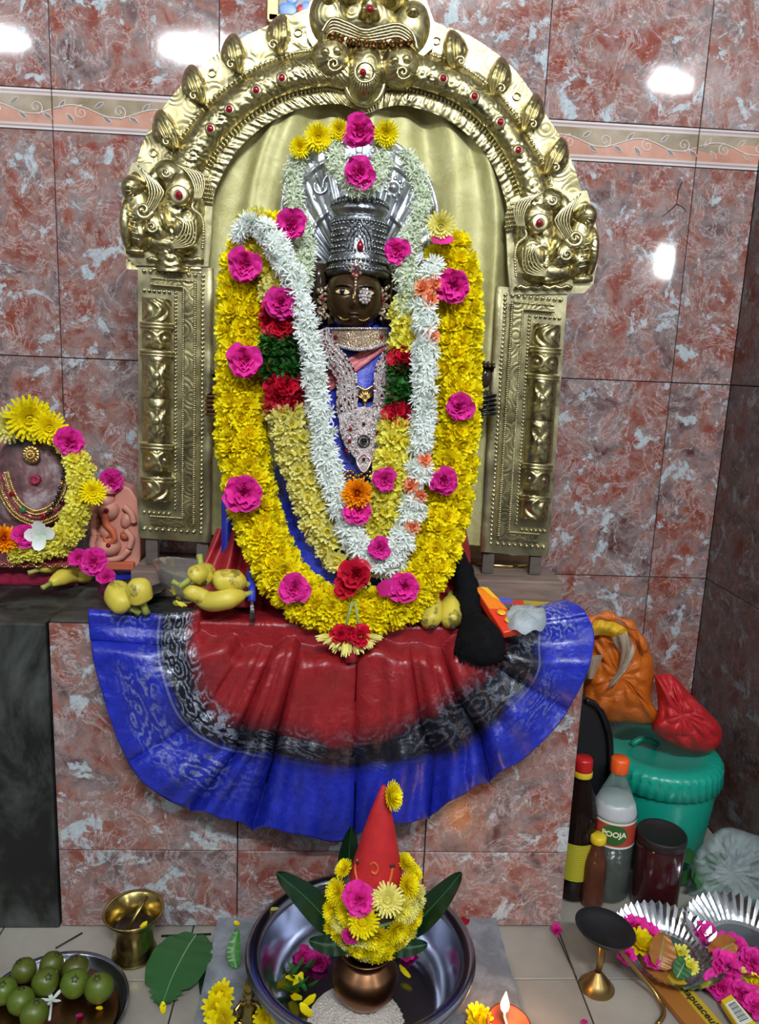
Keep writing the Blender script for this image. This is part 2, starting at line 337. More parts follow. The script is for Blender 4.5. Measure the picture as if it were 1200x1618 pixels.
class MB:
    def __init__(s): s.v = []; s.f = []; s.uv = []; s.mi = []; s.cur = 0
    def add(s, vs, fs, uvs=None):
        o = len(s.v); s.v += [tuple(a) for a in vs]; s.uv += uvs if uvs else [(0, 0)] * len(vs)
        s.f += [tuple(i + o for i in f) for f in fs]; s.mi += [s.cur] * len(fs)
    def grid(s, fn, nu, nv, wrap=False):
        vs = []; uvs = []; fs = []
        for j in range(nv + 1):
            for i in range(nu + (0 if wrap else 1)):
                u, v = i / nu, j / nv; vs.append(fn(u, v)); uvs.append((u, v))
        w = nu + (0 if wrap else 1)
        for j in range(nv):
            for i in range(nu): a = j * w + i; b = j * w + (i + 1) % w; fs.append((a, b, b + w, a + w))
        s.add(vs, fs, uvs); return s
    def tube(s, pts, r, n=8, cap=True, sq=1):
        pts = V3(pts); m = len(pts); rr = r if isinstance(r, (list, tuple)) else [r] * m
        vs = []; fs = []; prev = None
        for i, p in enumerate(pts):
            t = (pts[min(i + 1, m - 1)] - pts[max(i - 1, 0)]).normalized()
            if prev is None: x = t.orthogonal().normalized()
            else:
                x = prev - t * prev.dot(t); x = x.normalized() if x.length > 1e-6 else t.orthogonal().normalized()
            prev = x; y = t.cross(x)
            for k in range(n):
                a = 2 * pi * k / n; vs.append(p + (x * cos(a) + y * sin(a) * sq) * rr[i])
        for i in range(m - 1):
            for k in range(n): a = i * n + k; b = i * n + (k + 1) % n; fs.append((a, b, b + n, a + n))
        if cap: fs.append(tuple(range(n - 1, -1, -1))); fs.append(tuple((m - 1) * n + k for k in range(n)))
        s.add(vs, fs, [(k / n, i / max(1, m - 1)) for i in range(m) for k in range(n)]); return s
    def ell(s, c, rx, ry, rz, nu=16, nv=10, m=None):
        c = Vector(c); m = m or I3(); vs = [c + m @ Vector((0, 0, -rz))]; fs = []
        for j in range(1, nv):
            ph = -pi / 2 + pi * j / nv
            for i in range(nu): a = 2 * pi * i / nu; vs.append(c + m @ Vector((rx * cos(ph) * cos(a), ry * cos(ph) * sin(a), rz * sin(ph))))
        vs.append(c + m @ Vector((0, 0, rz))); L = len(vs) - 1
        for i in range(nu):
            fs.append((0, 1 + (i + 1) % nu, 1 + i)); b = 1 + (nv - 2) * nu; fs.append((L, b + i, b + (i + 1) % nu))
        for j in range(nv - 2):
            for i in range(nu): a = 1 + j * nu + i; b = 1 + j * nu + (i + 1) % nu; fs.append((a, b, b + nu, a + nu))
        s.add(vs, fs); return s
    def lathe(s, prof, c=(0, 0, 0), n=40, m=None, fl=None):
        c = Vector(c); m = m or I3(); vs = []; fs = []; uvs = []
        for j, (r, z) in enumerate(prof):
            for i in range(n):
                a = 2 * pi * i / n; r2 = r * (fl(a, r, z) if fl else 1)
                vs.append(c + m @ Vector((r2 * cos(a), r2 * sin(a), z))); uvs.append((i / n, j / (len(prof) - 1)))
        for j in range(len(prof) - 1):
            for i in range(n): a = j * n + i; b = j * n + (i + 1) % n; fs.append((a, b, b + n, a + n))
        if prof[0][0] > 1e-5: fs.append(tuple(range(n - 1, -1, -1)))
        if prof[-1][0] > 1e-5 and not fl == 0: pass
        s.add(vs, fs, uvs); return s
    def box(s, c, sx, sy, sz, m=None):
        c = Vector(c); m = m or I3()
        vs = [c + m @ Vector((x * sx / 2, y * sy / 2, z * sz / 2)) for z in (-1, 1) for y in (-1, 1) for x in (-1, 1)]
        s.add(vs, [(0, 2, 3, 1), (4, 5, 7, 6), (0, 1, 5, 4), (2, 6, 7, 3), (0, 4, 6, 2), (1, 3, 7, 5)]); return s
    def prism(s, poly, dvec):
        a = [Vector(p) for p in poly]; d = Vector(dvec); n = len(a)
        s.add(a + [p + d for p in a], [tuple(range(n)), tuple(range(2 * n - 1, n - 1, -1))] + [(i, i + n, (i + 1) % n + n, (i + 1) % n) for i in range(n)]); return s
    def petal(s, org, d, nrm, L, w, curl=.3, cup=.2, rows=3, tip=.25):     # a petal strip from org along d
        d = d.normalized(); x = d.cross(nrm).normalized(); n = x.cross(d).normalized(); vs = []; uvs = []; fs = []
        for j in range(rows + 1):
            t = j / rows; ww = w * (.35 + .65 * sin(pi * min(1, t * .72 + .1))) * (1 if j < rows else tip)
            c = org + d * (L * t) + n * (L * curl * t * t)
            for k in (-1, 0, 1): vs.append(c + x * (ww * .5 * k) + n * (abs(k) * cup * w)); uvs.append(((k + 1) / 2, t))
        for j in range(rows):
            for k in range(2): a = j * 3 + k; fs.append((a, a + 1, a + 4, a + 3))
        s.add(vs, fs, uvs)
    def mesh(s, name, mats, smooth=True):
        me = bpy.data.meshes.new(name); me.from_pydata(s.v, [], s.f)
        ul = me.uv_layers.new(name='UVMap'); 
        li = [0] * len(me.loops); me.loops.foreach_get('vertex_index', li)
        fl = [0.0] * (2 * len(li))
        for i, vi in enumerate(li): fl[2 * i], fl[2 * i + 1] = s.uv[vi]
        ul.data.foreach_set('uv', fl)
        for m in (mats if isinstance(mats, (list, tuple)) else [mats]): me.materials.append(m)
        me.polygons.foreach_set('material_index', s.mi)
        me.polygons.foreach_set('use_smooth', [smooth] * len(me.polygons)); me.update(); return me
def link(name, me, parent=None, loc=None, m3=None, sc=1):
    o = bpy.data.objects.new(name, me); COL.objects.link(o)
    if parent: o.parent = parent
    if m3 is not None: o.matrix_local = Matrix.Translation(loc) @ (m3.to_4x4()) @ Matrix.Scale(sc, 4)
    elif loc is not None: o.location = loc
    return o
def wloc(o):
    p = Vector(o.location)
    while o.parent: o = o.parent; p += Vector(o.location)
    return p
def obj(name, mb, mat, parent=None, smooth=True, bevel=0, at0=None, double=False):
    # one mesh built in scene coordinates; its origin moves to at0 (or its middle)
    vs = mb.v; n = len(vs)
    o0 = Vector(at0) if at0 is not None else Vector(((min(v[0] for v in vs) + max(v[0] for v in vs)) / 2, (min(v[1] for v in vs) + max(v[1] for v in vs)) / 2, (min(v[2] for v in vs) + max(v[2] for v in vs)) / 2))
    mb.v = [(v[0] - o0.x, v[1] - o0.y, v[2] - o0.z) for v in vs]
    me = mb.mesh(name, mat, smooth)
    if bevel:
        bm = bmesh.new(); bm.from_mesh(me); bmesh.ops.bevel(bm, geom=list(bm.edges), offset=bevel, segments=2, affect='EDGES', profile=.6); bm.to_mesh(me); bm.free()
    o = bpy.data.objects.new(name, me); COL.objects.link(o)
    if parent: o.parent = parent; o.location = o0 - wloc(parent)
    else: o.location = o0
    return o
def fixn(o):                   # outward normals
    bm = bmesh.new(); bm.from_mesh(o.data); bmesh.ops.recalc_face_normals(bm, faces=bm.faces); bm.to_mesh(o.data); bm.free(); return o
def tag(o, label=None, cat=None, group=None, kind=None):
    for k, v in (('label', label), ('category', cat), ('group', group), ('kind', kind)):
        if v: o[k] = v
    return o
def thing(name, label, cat, loc=(0, 0, 0), group=None):
    o = bpy.data.objects.new(name, None); COL.objects.link(o); o.empty_display_size = .02; o.location = loc; return tag(o, label, cat, group)
def mb(): return MB()
# flower meshes (centre at the origin, facing +z), unit: metres
def fl_chrys(r=.017, rings=4, n0=8, mat='yellow', seed=1, w=.5):
    random.seed(seed); b = mb()
    for k in range(rings):
        t = k / (rings - 1); el = .15 + 1.15 * t; n = int(n0 + (1 - t) * 7)
        for i in range(n):
            a = 2 * pi * (i + ru(-.3, .3)) / n + k * .4; e = el + ru(-.12, .12)
            d = Vector((cos(a) * cos(e), sin(a) * cos(e), sin(e)))
            b.petal(d * (r * .15), d, Vector((-cos(a) * sin(e), -sin(a) * sin(e), cos(e))), r * (1.0 - .25 * t) * ru(.85, 1.1), r * w, .22, .08, 2, .5)
    b.ell((0, 0, r * .1), r * .45, r * .45, r * .45, 8, 5)
    return b.mesh('flower', M[mat])
def fl_daisy(r=.02, mat='yellow', seed=2):       # open chrysanthemum with fine ray petals
    random.seed(seed); b = mb()
    for k, (el, n, L) in enumerate([(.0, 24, 1), (.22, 24, .95), (.42, 22, .86), (.65, 20, .74), (.95, 14, .58), (1.25, 8, .46)]):
        for i in range(n):
            a = 2 * pi * (i + ru(-.2, .2)) / n + k; d = Vector((cos(a) * cos(el), sin(a) * cos(el), sin(el)))
            b.petal(d * (r * .1), d, Vector((-cos(a) * sin(el), -sin(a) * sin(el), cos(el))), r * L * ru(.9, 1.08), r * .21, .25, .1, 2, .75)
    b.ell((0, 0, r * .25), r * .2, r * .2, r * .22, 8, 5)
    b.uv[-42:] = [(0, .9)] * 42
    return b.mesh('flower', M[mat])
def fl_rose(r=.022, mat='pink', seed=3, open_=1.0):
    random.seed(seed); b = mb()
    for k, (el, n, L, w) in enumerate([(.05, 6, 1.0, .95), (.32, 6, .86, .85), (.62, 5, .7, .7), (.95, 4, .52, .5), (1.25, 3, .36, .34)]):
        for i in range(n):
            a = 2 * pi * (i + ru(-.38, .38)) / n + k * .7; e = el * open_ + ru(-.2, .2)
            d = Vector((cos(a) * cos(e), sin(a) * cos(e), sin(e))); nn = Vector((-cos(a) * sin(e), -sin(a) * sin(e), cos(e)))
            x = d.cross(nn); L_ = r * L * ru(.74, 1.16); W_ = r * w; vs = []; uvs = []; fs = []; ph = ru(0, 6)
            for j in range(5):
                t = j / 4
                for q_ in range(6):
                    s_ = q_ / 5 * 2 - 1; ww = W_ * (.25 + .75 * sin(pi * min(.62, t * .62 + .02))) * .62 * ru(1, 1)
                    tl = t * (1 - .14 * s_ * s_ * t)
                    ruf = .15 * r * t * t * sin(5 * s_ + ph) + .08 * r * t * sin(9 * s_ + 2 * ph)
                    vs.append(d * (r * .05 + L_ * tl) + x * (ww * s_) + nn * (.22 * L_ * t * (1 - t) * -1 + .18 * W_ * s_ * s_ + ruf)); uvs.append((q_ / 5, t))
            for j in range(4):
                for q_ in range(5): a_ = j * 6 + q_; fs.append((a_, a_ + 1, a_ + 7, a_ + 6))
            b.add(vs, fs, uvs)
    return b.mesh('flower', M[mat])
def fl_star(r=.013, mat='white', seed=4, n=6, buds=2):
    random.seed(seed); b = mb()
    for s_ in range(buds):
        c = Vector((ru(-.3, .3) * r, ru(-.3, .3) * r, 0)) * (s_ > 0); t = basis(Vector((ru(-.6, .6), ru(-.6, .6), 1)))
        for i in range(n):
            a = 2 * pi * i / n + s_; e = ru(.1, .6); d = t @ Vector((cos(a) * cos(e), sin(a) * cos(e), sin(e)))
            b.petal(c + d * .001, d, t @ Vector((0, 0, 1)), r * ru(.85, 1.1), r * .27, -.12, .12, 2, .25)
    return b.mesh('flower', M[mat])
def fl_sprig(r=.016, seed=5):
    random.seed(seed); b = mb()
    for i in range(26):
        a = ru(0, 2 * pi); e = ru(-.2, 1.4); d = Vector((cos(a) * cos(e), sin(a) * cos(e), sin(e)))
        b.petal(d * r * ru(0, .5), d, Vector((ru(-1, 1), ru(-1, 1), 1)), r * ru(.35, .8), r * .3, ru(-.4, .4), .15, 2, .3)
    return b.mesh('leaf_sprig', M['tulsi'])
FL = {
 'yellow': [fl_chrys(.0185, 4, 9, 'yellow', s, .46) for s in (1, 2, 3)],
 'lemon': [fl_chrys(.017, 3, 8, 'lemon', s, .5) for s in (4, 5, 6)],
 'pale': [fl_chrys(.016, 3, 7, 'pale', s, .5) for s in (7, 8)],
 'white': [fl_star(.0130, 'white', s, 9, 3) for s in (9, 10, 11)],
 'tube': [fl_star(.010, 'tube', s, 5, 4) for s in (12, 13, 14)],
 'red': [fl_rose(.021, 'red_rose', s) for s in (15, 16)],
 'pink': [fl_rose(.0215, 'pink', s) for s in (17, 18, 19)],
 'orange': [fl_chrys(.021, 8, 16, 'orange', 20, .30)],
 'coral': [fl_chrys(.012, 3, 6, 'coral', 21, .5)],
 'daisy': [fl_daisy(.02, 'yellow', 22)], 'daisy_lemon': [fl_daisy(.02, 'lemon', 23), fl_daisy(.02, 'pale', 24)],
 'green': [fl_sprig(.017, s) for s in (25, 26, 27)],
}
random.seed(11)
def put(kind, P, nrm, parent=None, sc=1, name=None, spin=None):
    me = random.choice(FL[kind]); nrm = Vector(nrm)
    L = P - wloc(parent) if parent else P
    return link(name or ('leaf_sprig' if kind == 'green' else 'flower'), me, parent, L, basis(nrm, Vector((.1, .2, 1)), ru(0, 6.28) if spin is None else spin), sc)
# ================================================================ the setting
X0, XC, ZT, ZB, HT, YF, ZJ, XL, XR = -.5371, .7855, 1.3715, 1.3014, .4048, -.4235, .1384, -.4217, .3934
ZTOP = .518
def struct(name, b, mat, parent=None, **k):
    o = obj(name, b, mat, parent, **k)
    if not parent: o['kind'] = 'structure'
    return o
wall = struct('wall_back', mb().box(((XC - 2.6) / 2, .04, 1.3), XC + 2.6 + .1, .07, 2.6), M['grout'], smooth=False)
wallr = struct('wall_right', mb().box((XC + .045, -.14, 1.3), .07, .42, 2.6), M['grout'], smooth=False)
_tiles = {}
def tile(x0, x1, z0, z1, parent, mat, name='tile', axis='x', plane=0, out=-1, g=.0009, th=.006, bev=.0006):
    w, h = x1 - x0 - 2 * g, z1 - z0 - 2 * g; key = (round(w, 4), round(h, 4), mat, axis, th)
    if key not in _tiles:
        d = {'x': (w, th, h), 'y': (th, w, h), 'z': (w, h, th)}[axis]
        me = mb().box((0, 0, 0), *d).mesh(name, M[mat], False)
        bm = bmesh.new(); bm.from_mesh(me); bmesh.ops.bevel(bm, geom=list(bm.edges), offset=bev, segments=1, affect='EDGES'); bm.to_mesh(me); bm.free(); _tiles[key] = me
    c = (x0 + x1) / 2, (z0 + z1) / 2; p = plane - out * th / 2
    P = {'x': Vector((c[0], p, c[1])), 'y': Vector((p, c[0], c[1])), 'z': Vector((c[0], c[1], p))}[axis]
    return link(name, _tiles[key], parent, P - wloc(parent))
rows = [(ZB - HT * (i + 1), ZB - HT * i) for i in range(3)] + [(0, ZB - 3 * HT)] + [(ZT + HT * i, ZT + HT * (i + 1)) for i in range(3)]
def spiral(c, r0, r1, a0, turns, n=18, sx=1, yy=-.0062):
    return [(c[0] + sx * (r0 + (r1 - r0) * i / n) * cos(a0 + turns * 2 * pi * i / n), yy, c[1] + (r0 + (r1 - r0) * i / n) * sin(a0 + turns * 2 * pi * i / n)) for i in range(n + 1)]
def vine():
    b = mb(); y = -.0034; b.tube([(x / 60 * .296 - .148, y, .009 * sin(2 * pi / .15 * (x / 60 * .296 - .148)) + .001) for x in range(61)], .0011, 4)
    for cx, cz, a0, sx in ((-.098, -.002, 1.4, 1), (-.03, .003, -1.6, 1), (.052, -.002, 1.4, 1), (.122, .003, -1.6, 1)):
        b.tube(spiral((cx, cz), .013, .001, a0, 1.5, 20, sx, y), .0009, 4)
    lf = mb()
    for lx, lz, a in ((-.132, .010, .9), (-.118, -.012, -.8), (-.066, .012, .6), (-.052, -.012, 2.5), (-.004, -.010, -.5), (.018, .012, .8), (.034, -.012, -.8), (.084, .012, .7), (.098, -.012, 2.5), (.142, -.011, -.5)):
        d = Vector((cos(a), 0, sin(a))); x = Vector((-sin(a), 0, cos(a))); P = Vector((lx, y, lz))
        o = [P + d * (.010 * t) + x * (.0038 * sin(pi * (t + 1) / 2)) for t in (-1, -.5, 0, .5)] + [P + d * .010] + [P + d * (.010 * t) - x * (.0038 * sin(pi * (t + 1) / 2)) for t in (.5, 0, -.5)]
        b.tube(o + [o[0]], .0008, 4); lf.add([p + Vector((0, .0002, 0)) for p in o], [tuple(range(8))])
    return b.mesh('vine_line', M['line_white']), lf.mesh('vine_leaf', M['leaf_print'], False)
VL, VF = vine()
for k in range(-3, 5):
    a, c = X0 + .3 * k, min(X0 + .3 * (k + 1), XC)
    for z0, z1 in rows: tile(a, c, z0, z1, wall, 'marble')
    t = tile(a, c, ZB, ZT, wall, 'border', 'border_tile')
    if c < XC: link('vine_line', VL, t, (0, 0, 0)); link('vine_leaf', VF, t, (0, 0, 0))
# last, cut border tile: its own shortened vine
me2 = VL.copy()
bm = bmesh.new(); bm.from_mesh(me2); w_ = XC - (X0 + 1.2)
bmesh.ops.bisect_plane(bm, geom=list(bm.verts) + list(bm.edges) + list(bm.faces), plane_co=(-.15 + w_ - .002, 0, 0), plane_no=(1, 0, 0), clear_outer=True)
bmesh.ops.translate(bm, verts=bm.verts, vec=(.15 - w_ / 2, 0, 0)); bm.to_mesh(me2); bm.free(); link('vine_line', me2, t, (0, 0, 0))
for k in range(2):
    a, c = max(-.35, -.3 * (k + 1)), -.3 * k
    for z0, z1 in rows: tile(a, c, z0, z1, wallr, 'marble_shaded', axis='y', plane=XC, out=-1)
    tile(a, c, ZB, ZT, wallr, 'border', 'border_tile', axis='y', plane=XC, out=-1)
ck = mb(); 
for ps, r in (([(1078, 288), (1072, 303), (1070, 322)], .0022), ([(1070, 322), (1060, 332), (1046, 343)], .0016), ([(1070, 322), (1080, 328), (1086, 335)], .0012)):
    ck.tube([at(x, y, -.0002) for x, y in ps], [r, r * .8, r * .3], 5, True)
obj('chipped_crack', ck, M['grout'], wall)
floor = struct('floor', mb().box((0, -2, -.03), 5.2, 4.1, .05), M['grout'], smooth=False)
fj = az(912, 1547, 0); fx, fy = fj.x, fj.y
xs = [fx + .3 * k for k in range(-6, 4)]; ys = [fy + .3 * k for k in range(-3, 3)]
for i in range(len(xs) - 1):
    for j in range(len(ys) - 1):
        x0, x1, y0, y1 = xs[i], min(xs[i + 1], XC), ys[j], min(ys[j + 1], 0)
        if x1 - x0 > .02 and y1 - y0 > .02: tile(x0, x1, y0, y1, floor, 'floor_tile', 'floor_tile', axis='z', plane=0, out=1, g=.0012, th=.005)
struct('ceiling', mb().box((0, -2, 2.63), 5.2, 4.2, .05), M['plaster'], smooth=False)
struct('wall_left', mb().box((-2.63, -2, 1.3), .05, 4.2, 2.6), M['plaster'], smooth=False)
struct('wall_front', mb().box((0, -4.03, 1.3), 5.2, .05, 2.6), M['plaster'], smooth=False)
struct('wall_side', mb().box((2.63, -2, 1.3), .05, 4.2, 2.6), M['plaster'], smooth=False)
struct('wall_return', mb().box((1.72, -.32, 1.3), 1.76, .05, 2.6), M['plaster'], smooth=False)
# ---- tiled altar platform with black granite top
plat = thing('altar_platform', 'marble-tiled altar platform with a black granite top carrying the goddess', 'platform', (-.014, -.21, 0))
obj('core', mb().box(((XL + XR) / 2, YF / 2 + .004, ZTOP / 2 - .006), XR - XL - .014, -YF - .016, ZTOP - .012), M['grout'], plat, smooth=False)
jx = at(375, 1400, YF).x
for x0, x1 in ((XL, jx), (jx, jx + .3), (jx + .3, XR)):
    tile(x0, x1, .002, ZJ, plat, 'marble_worn', 'tile', plane=YF, out=-1); tile(x0, x1, ZJ, ZTOP - .004, plat, 'marble_worn', 'tile', plane=YF, out=-1)
for z0, z1 in ((.002, ZJ), (ZJ, ZTOP - .004)): tile(YF + .006, -.002, z0, z1, plat, 'marble_shaded', 'tile', axis='y', plane=XR, out=1)
obj('granite_top', mb().box(((XL + XR) / 2 + .001, YF / 2 - .0005, ZTOP - .002), XR - XL - .002, -YF - .004, .004), M['granite'], plat, smooth=False, bevel=.001)
blk = obj('black_stone_counter', mb().box((-.84, -.214, .257), .832, .425, .514), M['granite'], smooth=False, bevel=.004)
tag(blk, 'black weathered stone counter at the left, with the garlanded stone idol on it', 'counter')
# ---- painted picture at the top edge of the wall
pic = thing('wall_picture', 'narrow glimpse of a gold-framed painted picture above the brass arch', 'picture', at(470, 0, -.02))
A = at(424, 34, -.015); Bp = at(556, -60, -.015); cx, cz, w, h = (A.x + Bp.x) / 2, (A.z + Bp.z) / 2 , Bp.x - A.x, Bp.z - A.z
obj('print', mb().box((cx, -.004, cz), w - .02, .004, h - .02), M['picture'], pic, smooth=False)
for n_, c_, sx_, sz_ in (('left', (A.x + .008, -.01, cz), .02, h), ('right', (Bp.x - .008, -.01, cz), .02, h), ('b', (cx, -.01, A.z + .005), w, .016), ('t', (cx, -.01, Bp.z - .005), w, .016)):
    obj('frame_strip', mb().box(c_, sx_, .018, sz_), M['brass_dull'], pic, smooth=False, bevel=.002)
for x, y, r1, r2, mt in ((455, 15, 14, 10, 'pic_blue'), (462, -4, 9, 10, 'pic_blue'), (484, 12, 8, 9, 'pic_blue'), (476, 16, 7, 8, 'pic_red'), (450, 27, 11, 8, 'pic_blue')):
    obj('painted_figure', mb().ell(at(x, y, -.0065), r1 * .0012, .0012, r2 * .0012, 14, 6), M[mt], pic)
# ================================================================ brass arch
AY = -.262
def A3(px, py, d=0): return at(px, py, AY - d)
arch = thing('brass_arch', 'tall embossed brass arch with sea-monster heads and pillars framing the goddess', 'arch', (.03, AY, .56))
inn = [(318, 432), (324, 370), (341, 300), (372, 242), (418, 199), (476, 171), (530, 164), (556, 170), (580, 179), (604, 171), (640, 167), (698, 184), (746, 219), (779, 262), (800, 320), (810, 380), (812, 445)]
out = [(200, 425), (199, 340), (217, 255), (236, 205), (285, 137), (352, 78), (420, 42), (450, 30), (500, 12), (620, 10), (690, 36), (752, 62), (815, 112), (862, 180), (898, 240), (925, 330), (930, 440)]
NA = 300
ci, co = cr(inn, NA + 1), cr(out, NA + 1)
def archp(u, v, lift=0):
    i = u * NA; k = min(int(i), NA - 1); f = i - k
    a = [ci[k][j] * (1 - f) + ci[k + 1][j] * f for j in (0, 1)]; c = [co[k][j] * (1 - f) + co[k + 1][j] * f for j in (0, 1)]
    return A3(a[0] + (c[0] - a[0]) * v, a[1] + (c[1] - a[1]) * v, lift)
def relief(u, v):
    h = .001
    if v < .17: h = .003 + .0022 * abs(sin(u * pi * 34)) ** .6 * sin(pi * v / .17) + .0008 * cos(u * pi * 68 * 3) * sin(pi * v / .17)
    elif .21 < v < .62:
        t = (v - .415) / .205; h = .001 + .026 * sqrt(max(0, 1 - t * t))
        ph = (u * 15) % 1 - .5; rr = sqrt((ph * 1.5) ** 2 + (t * .62) ** 2)
        h += .0013 * cos(rr * 26) * exp(-rr * 2.2) + .0009 * cos(atan2(t, ph * 2.2) * 14) * (rr > .16) * (rr < .5)
    elif v > .66: h = .001 + .0012 * sin(u * 90) * sin(v * 12)
    return h
obj('arch_sheet', mb().grid(lambda u, v: archp(u, v, relief(u, v)), 560, 46), M['brass'], arch, at0=(.03, AY, 1.2))
b = mb(); bl = archp(0, 0); 
obj('back_plate', mb().grid(lambda u, v: archp(u, v * 1.0, -.004), 80, 4), M['brass_plain'], arch, at0=(.03, AY, 1.2))
b = mb()
for v, n_ in ((.19, 150), (.64, 130)):
    for i in range(n_): b.ell(archp((i + .5) / n_, v, .003), .0032, .0032, .0032, 6, 4)
tag(obj('bead_row', b, M['brass_plain'], arch), kind='stuff')
for px, py in ((327, 200), (355, 165), (398, 130), (442, 107), (700, 129), (748, 155), (790, 193), (818, 240)):
    n_ = min(range(NA), key=lambda k: (archp(k / NA, .415) - A3(px, py, .0)).length); P = archp(n_ / NA, .415, .031)
    s_ = obj('gem_setting', mb().lathe([(.0001, .002), (.003, .003), (.0075, .0025), (.009, 0), (.009, -.004)], P, 14, basis(Vector((0, -1, 0)))), M['brass_plain'], arch)
    obj('red_gem', mb().ell(P + Vector((0, -.002, 0)), .0055, .003, .0055, 10, 6), M['gem_red'], s_)
def leafboss(cx, cy, ang, L, w, mir):
    b = mb(); ca, sa = cos(ang), sin(ang)
    def f(u, v):
        a = u * 2 * pi; r = v; yy = cos(a); xx = sin(a); wd = w * (1 - .35 * yy * (yy > 0) * .6) * (1 if yy > 0 else 1 - .45 * -yy)
        X, Y_ = xx * wd * r * mir, yy * L * r; h = .024 * sqrt(max(0, 1 - r ** 2.2)) + .0028 * sin((X * mir / w + .4 * (Y_ / L) ** 2) * 13) * (1 - r ** 4) * (r > .06)
        X += mir * .25 * w * (Y_ / L) ** 2
        return A3(cx + X * ca - Y_ * sa * -1, cy - (Y_ * ca) + X * sa, .003 + h)
    b.grid(f, 36, 14, True); o = obj('leaf_boss', b, M['brass'], arch)
    tip = A3(cx - sin(ang) * L * .55 * 1 - ca * w * .35 * mir, cy + L * .5 * ca, .024)
    b = mb().tube([tip + Vector((mir * .008 * (1 - i / 16) * cos(i * .55), -.002 * i / 16, .008 * (1 - i / 16) * sin(i * .55))) for i in range(17)], .0018, 6)
    obj('curl', b, M['brass_plain'], o)
for cx, cy, ang, L, w, mir in ((262, 208, -.45, 36, 22, 1), (307, 136, -.35, 34, 21, 1), (369, 86, -.2, 33, 21, 1), (440, 55, 0.05, 33, 21, 1),
                               (720, 80, -.05, 34, 21, -1), (790, 124, .25, 34, 20, -1), (842, 181, .35, 34, 20, -1), (880, 250, .45, 34, 20, -1)):
    leafboss(cx, cy, ang, L, w, mir)
for px, py in ((335, 115), (242, 241), (471, 51), (817, 152), (690, 64)): obj('rivet', mb().tube([A3(px + 6 * cos(a * .52), py + 6 * sin(a * .52), .003) for a in range(13)], .0012, 5), M['brass_plain'], arch)
